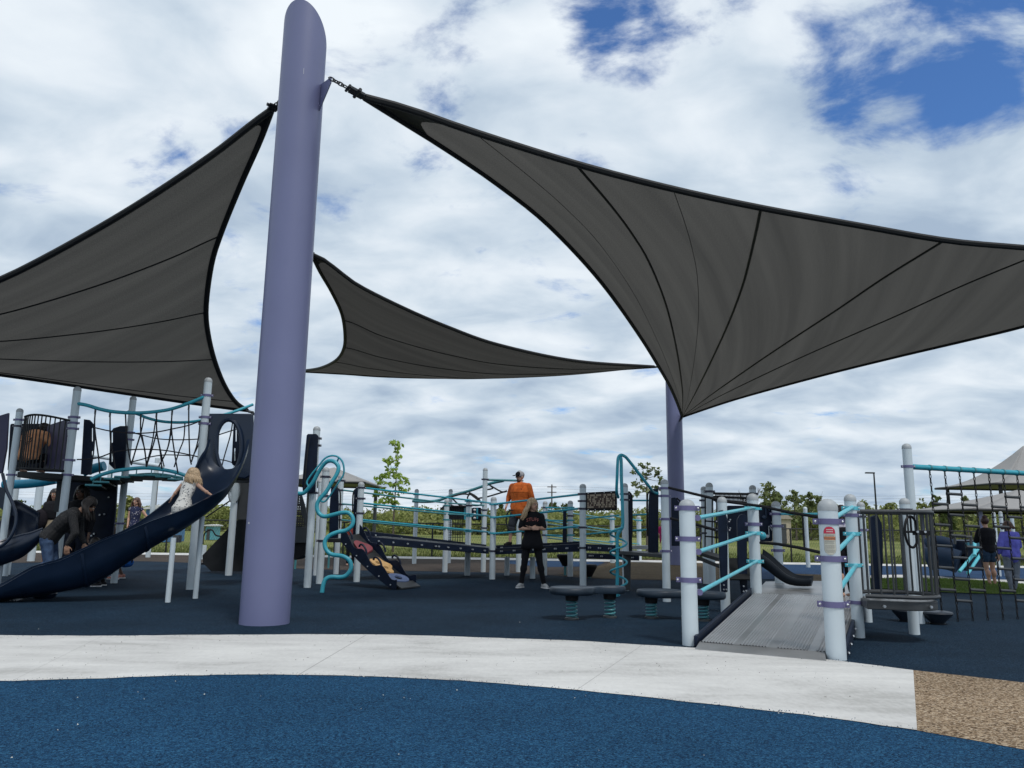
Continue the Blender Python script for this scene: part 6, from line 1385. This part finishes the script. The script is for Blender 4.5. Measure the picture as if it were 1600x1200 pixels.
W1.shoes(cloth('grey_trainer', (.42, .42, .42)), mat('white_sole', (.65, .65, .65), .6)); W1.hair(HB, .16, 1.06, strands=220, dirv=(.35, 0, 0), seed=4, fr=.08)
lettering(W1, 'STUFF', .085, .725, mat('print_pink', (.42, .14, .12), .7), arc=.025, yoff=.135)
mb = MB(); q = W1.j('wrR'); mb.tube([q+W1.d((0, math.cos(a), math.sin(a)))*.030 for a in [2*math.pi*i/14 for i in range(14)]], .006, 6, closed=True); mb.build('bracelet', BLACK, W1.t)
# 2 man in orange on the walkway
zd = 1.1-(853-821)*16.6/FPX; b = at(812, 853, 16.6); b = Vector((b.x, b.y, b.z)); Hh = 116*depth(b)/FPX
M1 = Person(b, 148, Hh, dict(shL=(-.125, 0, .79), shR=(.125, 0, .79), elR=(.175, .01, .65), wrR=(.165, .09, .53), elL=(-.17, -.02, .64), wrL=(-.16, .03, .50), hdR=(0, .5, -.9), face=(.45, .9, -.10), anR=(.09, .11, .045), knR=(.08, .075, .28), anL=(-.05, -.07, .045), knL=(-.055, -.01, .285), tdR=(.25, 1, 0)),
      'large man in orange shirt, grey shorts and cap walking on the raised walkway', 'person', SK_A, build=1.42)
OR = cloth('orange_cotton', (.50, .105, .02), (.60, .14, .03), 8); M1.shirt(OR, 1.55, -.02, .020, skirt=.045, r=1.15); M1.pants(cloth('grey_shorts', (.035, .04, .05)), 1.05, .014, 'shorts'); M1.shoes(BLK, BLACK)
h, x, f, z, k = M1.hc, M1.hx, M1.hf, M1.hz_, M1.hk
mb = MB(); mb.ell(h+z*.028*k-f*.004*k, (.053*k, .062*k, .050*k), (x, f, z), 20, 12); cp_ = mb.build('cap', cloth('cap_pale', (.34, .34, .36)), M1.t)
mb = MB(); mb.ell(h+z*.034*k+f*.022*k, (.046*k, .045*k, .040*k), (x, f, z), 18, 10); mb.build('cap_front', BLK, cp_); mb = MB(); mb.ell(h+z*.026*k+f*.078*k, (.042*k, .042*k, .006*k), (x, (f-z*.15).normalized(), z), 18, 8); mb.build('cap_peak', BLK, cp_)
mb = MB(); mb.ell(h-z*.046*k+f*.022*k, (.034*k, .036*k, .028*k), (x, f, z), 16, 10); mb.build('beard', HBR, M1.t)
mb = MB(); [mb.ell(h+x*q*.018*k+f*.056*k+z*.002*k, (.015*k, .005*k, .010*k), (x, f, z), 10, 6) for q in (-1, 1)]; mb.caps(h-x*.045*k+f*.02*k+z*.005*k, h-x*.03*k+f*.05*k+z*.005*k, .003*k, .003*k, 5); mb.caps(h+x*.045*k+f*.02*k+z*.005*k, h+x*.03*k+f*.05*k+z*.005*k, .003*k, .003*k, 5); mb.build('sunglasses', BLACK, M1.t)
mb = MB(); c = M1.w((-.045, .0, .755)); c = c+M1.d((0, 1, 0))*.148; mb.box(c, (.11, .006, .02), (M1.d((1, 0, 0)), M1.d((0, 1, 0)), UZ)); mb.box(c-UZ*.025, (.07, .006, .012), (M1.d((1, 0, 0)), M1.d((0, 1, 0)), UZ)); mb.build('chest_print', cloth('print_dark', (.12, .04, .03)), M1.t)
# 3 girl climbing the slide, seen from behind
b = at(292, 826, 11.05); Hh = 1.06
pose = dict(pel=(0, -.02, .50), waist=(0, .0, .60), chest=(0, .05, .71), neck=(.01, .08, .82), head=(.02, .11, .91), shL=(-.095, .07, .79), shR=(.10, .07, .79), elL=(-.17, .05, .68), wrL=(-.225, .04, .60), hdL=(-.4, .2, -.9), elR=(.21, .10, .70), wrR=(.33, .14, .62), hdR=(.8, .2, -.45), hipL=(-.052, -.02, .48), hipR=(.052, -.02, .48), knL=(-.06, .13, .44), anL=(-.07, .02, .36), knR=(.06, .14, .45), anR=(.07, .04, .37), face=(.15, 1, -.1))
g = at(291, 770, 11.2); b = Vector((g.x-.0, g.y-.03, g.z-.66*Hh))
K1 = Person(b, -12, Hh, pose, 'small blonde girl in white dress with dark flowers climbing up the blue slide', 'person', SK_A, build=1.02, vox=.006, headscale=1.28)
FL_ = blob_mat('floral_white', (.60, .59, .56), (.03, .035, .06), 26, .30)
H = Hh; mb = MB(); K1.torso(mb, 1.0, .25, 1, .008)
for S in 'LR': mb.caps(K1.j('chest').lerp(K1.j('neck'), .5), K1.j('sh'+S), .038*H, .034*H)
wa, pe = K1.j('waist'), K1.j('pel'); dn = (pe-wa).normalized(); mb.caps(wa, wa+dn*.10*H, .080*H, .100*H, 20); mb.caps(wa+dn*.08*H, wa+dn*.16*H, .105*H, .142*H, 20); mb.build('dress', FL_, K1.t, voxel=.006, smooth=4)
K1.hair(HB, .125, 1.10, strands=260, seed=8, fr=.30, dirv=(.12, 0, 0))
# 4 woman bending over behind the slide
b = at(80, 840, 11.95); b = Vector((b.x, b.y, 0)); Hh = 1.62
pose = dict(pel=(-.0, -.02, .50), waist=(0, .04, .58), chest=(0, .12, .665), neck=(0, .215, .745), head=(0, .30, .81), shL=(-.10, .19, .715), shR=(.10, .19, .715), elL=(-.11, .21, .56), wrL=(-.10, .26, .45), hdL=(0, .1, -1), elR=(.13, .24, .55), wrR=(.13, .18, .44), hdR=(0, .1, -1), hipL=(-.055, -.02, .49), knL=(-.06, .03, .28), anL=(-.06, .03, .06), hipR=(.055, -.02, .49), knR=(.06, .02, .27), anR=(.06, -.20, .10), face=(0, .7, -.6))
W2 = Person(b, -78, Hh, pose, 'woman in speckled black sweater and jeans bending forward behind the blue slide', 'person', SK_B, build=1.12)
W2.shirt(blob_mat('speckled', (.012, .012, .014), (.22, .21, .20), 75, .20), 1.9, .0, .016, r=1.1); W2.pants(DEN, 1.9, .006); W2.shoes(cloth('tan_shoe', (.35, .28, .2)), mat('white_sole', (.65, .65, .65), .6)); W2.hair(HD, .14, 1.1, strands=160, seed=5, dirv=(0, .2, 0))
# 5 woman with dark hair and bag under the tower
b = ground(73, 893); b.y += .0; Hh = hz(b, 763)
W3 = Person(b, 172, Hh, dict(face=(-.1, 1, -.05)), 'dark haired smiling woman in black jacket and tan shorts standing under the tower', 'person', SK_B, build=1.2)
W3.shirt(BLK, 1.6, .45, .02, r=1.15); W3.pants(cloth('tan_shorts', (.36, .29, .20)), 1.0, .012, 'shorts'); W3.hair(HD, .16, 1.08, strands=150, seed=6); W3.shoes(BLK)
mb = MB(); q = at(62, 812, W3.base.y-.15); mb.ell(q, (.17, .10, .22)); mb.caps(q+UZ*.2, W3.j('shR')+UZ*.03, .02, .02, 6); mb.build('shoulder_bag', cloth('bag_black', (.012, .010, .014)), None, voxel=.012, label='black shoulder bag hanging from the smiling woman under the tower', cat='bag', smooth=2)
# 6 person mostly hidden in shade behind the tower post
b = ground(112, 914); Hh = hz(b, 757)
W4 = Person(b, 175, Hh, dict(face=(.3, 1, 0)), 'dark clothed person in the shade under the deck, right of the tower post', 'person', SK_C, build=1.1, vox=.011)
W4.shirt(BLK, 1.8, 0, .014, vox=.011); W4.pants(cloth('navy_trouser', (.012, .016, .03)), 1.9); W4.hair(HD, .10, 1.08, strands=60)
# 7 child crouching behind the slide
b = ground(188, 905); Hh = 1.45
pose = dict(pel=(0, -.06, .22), waist=(0, -.01, .30), chest=(0, .07, .40), neck=(0, .13, .49), head=(0, .17, .58), shL=(-.10, .10, .46), shR=(.10, .10, .46), elL=(-.13, .20, .38), wrL=(-.10, .31, .36), hdL=(.2, 1, .1), elR=(.14, .22, .40), wrR=(.10, .36, .42), hdR=(0, 1, .1), hipL=(-.06, -.06, .21), knL=(-.10, .14, .26), anL=(-.10, .02, .045), hipR=(.06, -.06, .21), knR=(.10, .14, .26), anR=(.10, .02, .045), face=(0, 1, 0))
K2 = Person(b, 95, Hh, pose, 'crouching child with brown hair, blue shorts and pink shoes behind the slide', 'person', SK_C, build=1.0, vox=.007, headscale=1.2)
K2.shirt(BLK, .6, .0, .012); K2.pants(cloth('royal_blue', (.01, .10, .38)), .9, .012, 'shorts'); K2.shoes(cloth('pink_shoe', (.55, .25, .20)), mat('white_sole', (.65, .65, .65), .6)); K2.hair(HBR, .03, 1.1, strands=80)
# 8 child legs in dark trousers beside it
b = ground(160, 916); Hh = 1.2
K3 = Person(b, 100, Hh, dict(pose), 'child in dark clothes squatting low behind the slide, black trainers showing', 'person', SK_C, build=1.0, vox=.008, headscale=1.1)
K3.shirt(BLK, 1.7, 0, .012); K3.pants(BLK, 1.9, .008); K3.shoes(cloth('black_trainer', (.03, .03, .035)), mat('white_sole', (.65, .65, .65), .6)); K3.hair(HD, .03, 1.1, strands=60)
# 9 girl in navy floral top, hand on hip
b = ground(205, 868); Hh = hz(b, 777)
K4 = Person(b, 178, Hh, dict(elL=(-.20, -.02, .66), wrL=(-.115, .02, .57), hdL=(.6, .3, -.4), elR=(.11, 0, .64), wrR=(.09, .05, .52), face=(.15, 1, 0)), 'girl in sleeveless navy floral top with hand on hip beyond the slide', 'person', SK_A, build=.92, vox=.010)
K4.shirt(blob_mat('floral_navy', (.012, .018, .06), (.55, .52, .55), 18, .22), .12, -.08, .010, skirt=.03); K4.pants(BLK, 1.9); K4.hair(HBR, .10, 1.08, strands=90); K4.shoes(BLK)
# 10 small child with pink hat far left
b = ground(8, 878); Hh = 1.0
K5 = Person(b, 160, hz(b, 806), {}, 'toddler in pink hat behind the spiral chute at the far left', 'person', SK_A, build=1.1, vox=.010, headscale=1.25)
K5.shirt(cloth('white_top', (.5, .5, .52)), .5); K5.pants(cloth('navy_kid', (.02, .03, .07)), 1.6)
mb = MB(); h, x, f, z, k = K5.hc, K5.hx, K5.hf, K5.hz_, K5.hk; mb.ell(h+z*.02*k, (.056*k, .062*k, .052*k), (x, f, z)); mb.ell(h+z*.005*k, (.075*k, .080*k, .010*k), (x, f, z)); mb.build('sun_hat', cloth('pink_hat', (.60, .10, .12)), K5.t)
# 11 child in orange seen from behind on the tower deck
b = at(41, 738, p2.P.y+.35); Hh = 1.42
K6 = Person(b, -8, Hh, dict(pel=(0, 0, .18), waist=(0, .02, .27), chest=(0, .05, .38), neck=(0, .12, .47), head=(0, .20, .53), shL=(-.13, .08, .44), shR=(.13, .08, .44), elL=(-.19, .14, .33), elR=(.19, .14, .33), wrL=(-.14, .26, .36), wrR=(.14, .26, .36), hipL=(-.07, 0, .16), hipR=(.07, 0, .16), knL=(-.12, .17, .20), knR=(.12, .17, .20), anL=(-.11, .06, .045), anR=(.11, .06, .045), face=(0, 1, -.4)),
       'child in orange printed shirt crouching with back turned behind the tower bars', 'person', SK_A, build=1.2, vox=.009)
OR2 = cloth('orange_print', (.62, .27, .13), (.72, .36, .19), 10); K6.shirt(OR2, .9, -.05, .03, vox=.010, r=1.3); K6.pants(BLK, 1.9); K6.hair(HD, .05, 1.1, strands=60)
mb = MB(); c = K6.w((0, -.0, .37)); bx = K6.d((1, 0, 0)); by = K6.d((0, -1, 0))
def arcp(x0, z0, x1, z1, h): return [c+bx*(x0+(x1-x0)*i/8)+UZ*(z0+(z1-z0)*i/8+h*math.sin(math.pi*i/8))+by*(.155-.8*(x0+(x1-x0)*i/8)**2-.2*abs(z0)) for i in range(9)]
for a in ((-.08, .06, .04, .06, .05), (.06, .05, .12, .0, .03), (-.10, -.03, .03, -.04, .02), (.02, -.04, .13, .04, -.04), (.03, -.07, .14, .01, -.03)): mb.tube(arcp(*a), .006, 5)
mb.build('back_print', cloth('print_black', (.03, .02, .02)), K6.t)
# 12, 13 two people at the chain net
b = ground(1549, 920); Hh = hz(b, 806)
W5 = Person(b, 5, Hh*.985, dict(elL=(-.12, .06, .66), wrL=(-.06, .12, .70), hdL=(.3, .5, .6), elR=(.13, .05, .66), wrR=(.07, .12, .69), hdR=(-.3, .5, .6), face=(.3, 1, -.15), anL=(-.03, -.03, .045), knL=(-.045, .0, .28), anR=(.075, .01, .045)), 'girl with dark bun, black top and denim shorts seen from behind at the chain net', 'person', SK_A, build=1.1)
W5.shirt(BLK, 1.6, -.02, .016, r=1.15); W5.pants(cloth('blue_denim_shorts', (.03, .06, .11)), .42, .016, 'shorts'); W5.hair(mat('hair_auburn', (.045, .018, .014), .5, var=.3, vscale=60), 0, 1.06, bun=1.0, seed=3); W5.shoes(cloth('sandal', (.30, .16, .11)), mat('brown_sole', (.1, .06, .04), .6))
b = ground(1586, 926); Hh = hz(b, 812)
W6 = Person(b, 8, Hh*.985, dict(elR=(.17, .04, .65), wrR=(.14, .12, .58), hdR=(0, .8, -.4), elL=(-.15, .02, .64), wrL=(-.13, .08, .52), face=(.85, .6, -.1), anR=(.03, .05, .045), anL=(-.06, -.03, .045)), 'girl in loose violet blue sweater and grey sweatpants, rightmost person at the chain net', 'person', SK_A, build=1.15)
W6.shirt(cloth('violet_knit', (.12, .12, .50), (.16, .16, .58), 8), 1.75, -.05, .030, skirt=.02, r=1.35); W6.pants(cloth('grey_sweat', (.14, .16, .20), (.19, .21, .25), 8), 1.95, .016); W6.hair(HBR, .04, 1.08, strands=60, seed=9); W6.shoes(BLK, mat('white_sole', (.65, .65, .65), .6))
mb = MB(); h, x, f, z, k = W6.hc, W6.hx, W6.hf, W6.hz_, W6.hk; mb.ell(h-f*.055*k-x*.0*k, (.024*k, .03*k, .03*k), (x, f, z)); mb.caps(h-f*.065*k, h-f*.085*k-z*.08*k, .02*k, .008*k, 8); mb.build('ponytail', HBR, W6.t)
# 14 adult behind the ramp posts
b = ground(1318, 934); b = Vector((at(1320, 934, b.y).x, b.y, 0)); b.y = 10.6; b = at(1321, 905, 10.6); b = Vector((b.x, 10.6, .22)); Hh = hz(b, 789)-.22
W7 = Person(b, 20, Hh, dict(face=(.4, 1, 0)), 'dark haired adult in black vest over a pale top between the two right ramp posts', 'person', SK_A, build=1.0, vox=.010)
W7.shirt(cloth('pale_lilac', (.5, .48, .56)), 1.2, .3, .008, vox=.010); W7.pants(BLK, 1.9); W7.hair(HD, .14, 1.08, strands=80)
mb = MB(); W7.torso(mb, 1.04, .0, .72, .014); mb.build('vest', BLK, W7.t, voxel=.010)
# 15, 16 small far figures
b = ground(543, 885); b.y += .3
K7 = Person(b, 200, hz(b, 812), {}, 'child in red hoodie behind the climbing ramp, mostly hidden by the curly tube', 'person', SK_A, build=1.1, vox=.012, headscale=1.2)
K7.shirt(cloth('red_hoodie', (.40, .07, .05)), 1.7, vox=.012); K7.pants(BLK, 1.9)
b = at(1034, 852, 15.2); b = Vector((b.x, b.y, b.z))
K8 = Person(b, 180, hz(Vector((b.x, b.y, 0)), 817)-b.z, {}, 'child in pink top seen behind the walkway end post', 'person', SK_A, build=1.3, vox=.010, headscale=1.2)
K8.shirt(cloth('pink_top', (.50, .03, .14)), 1.7, vox=.010); K8.pants(cloth('pink_leg', (.45, .04, .15)), 1.8)
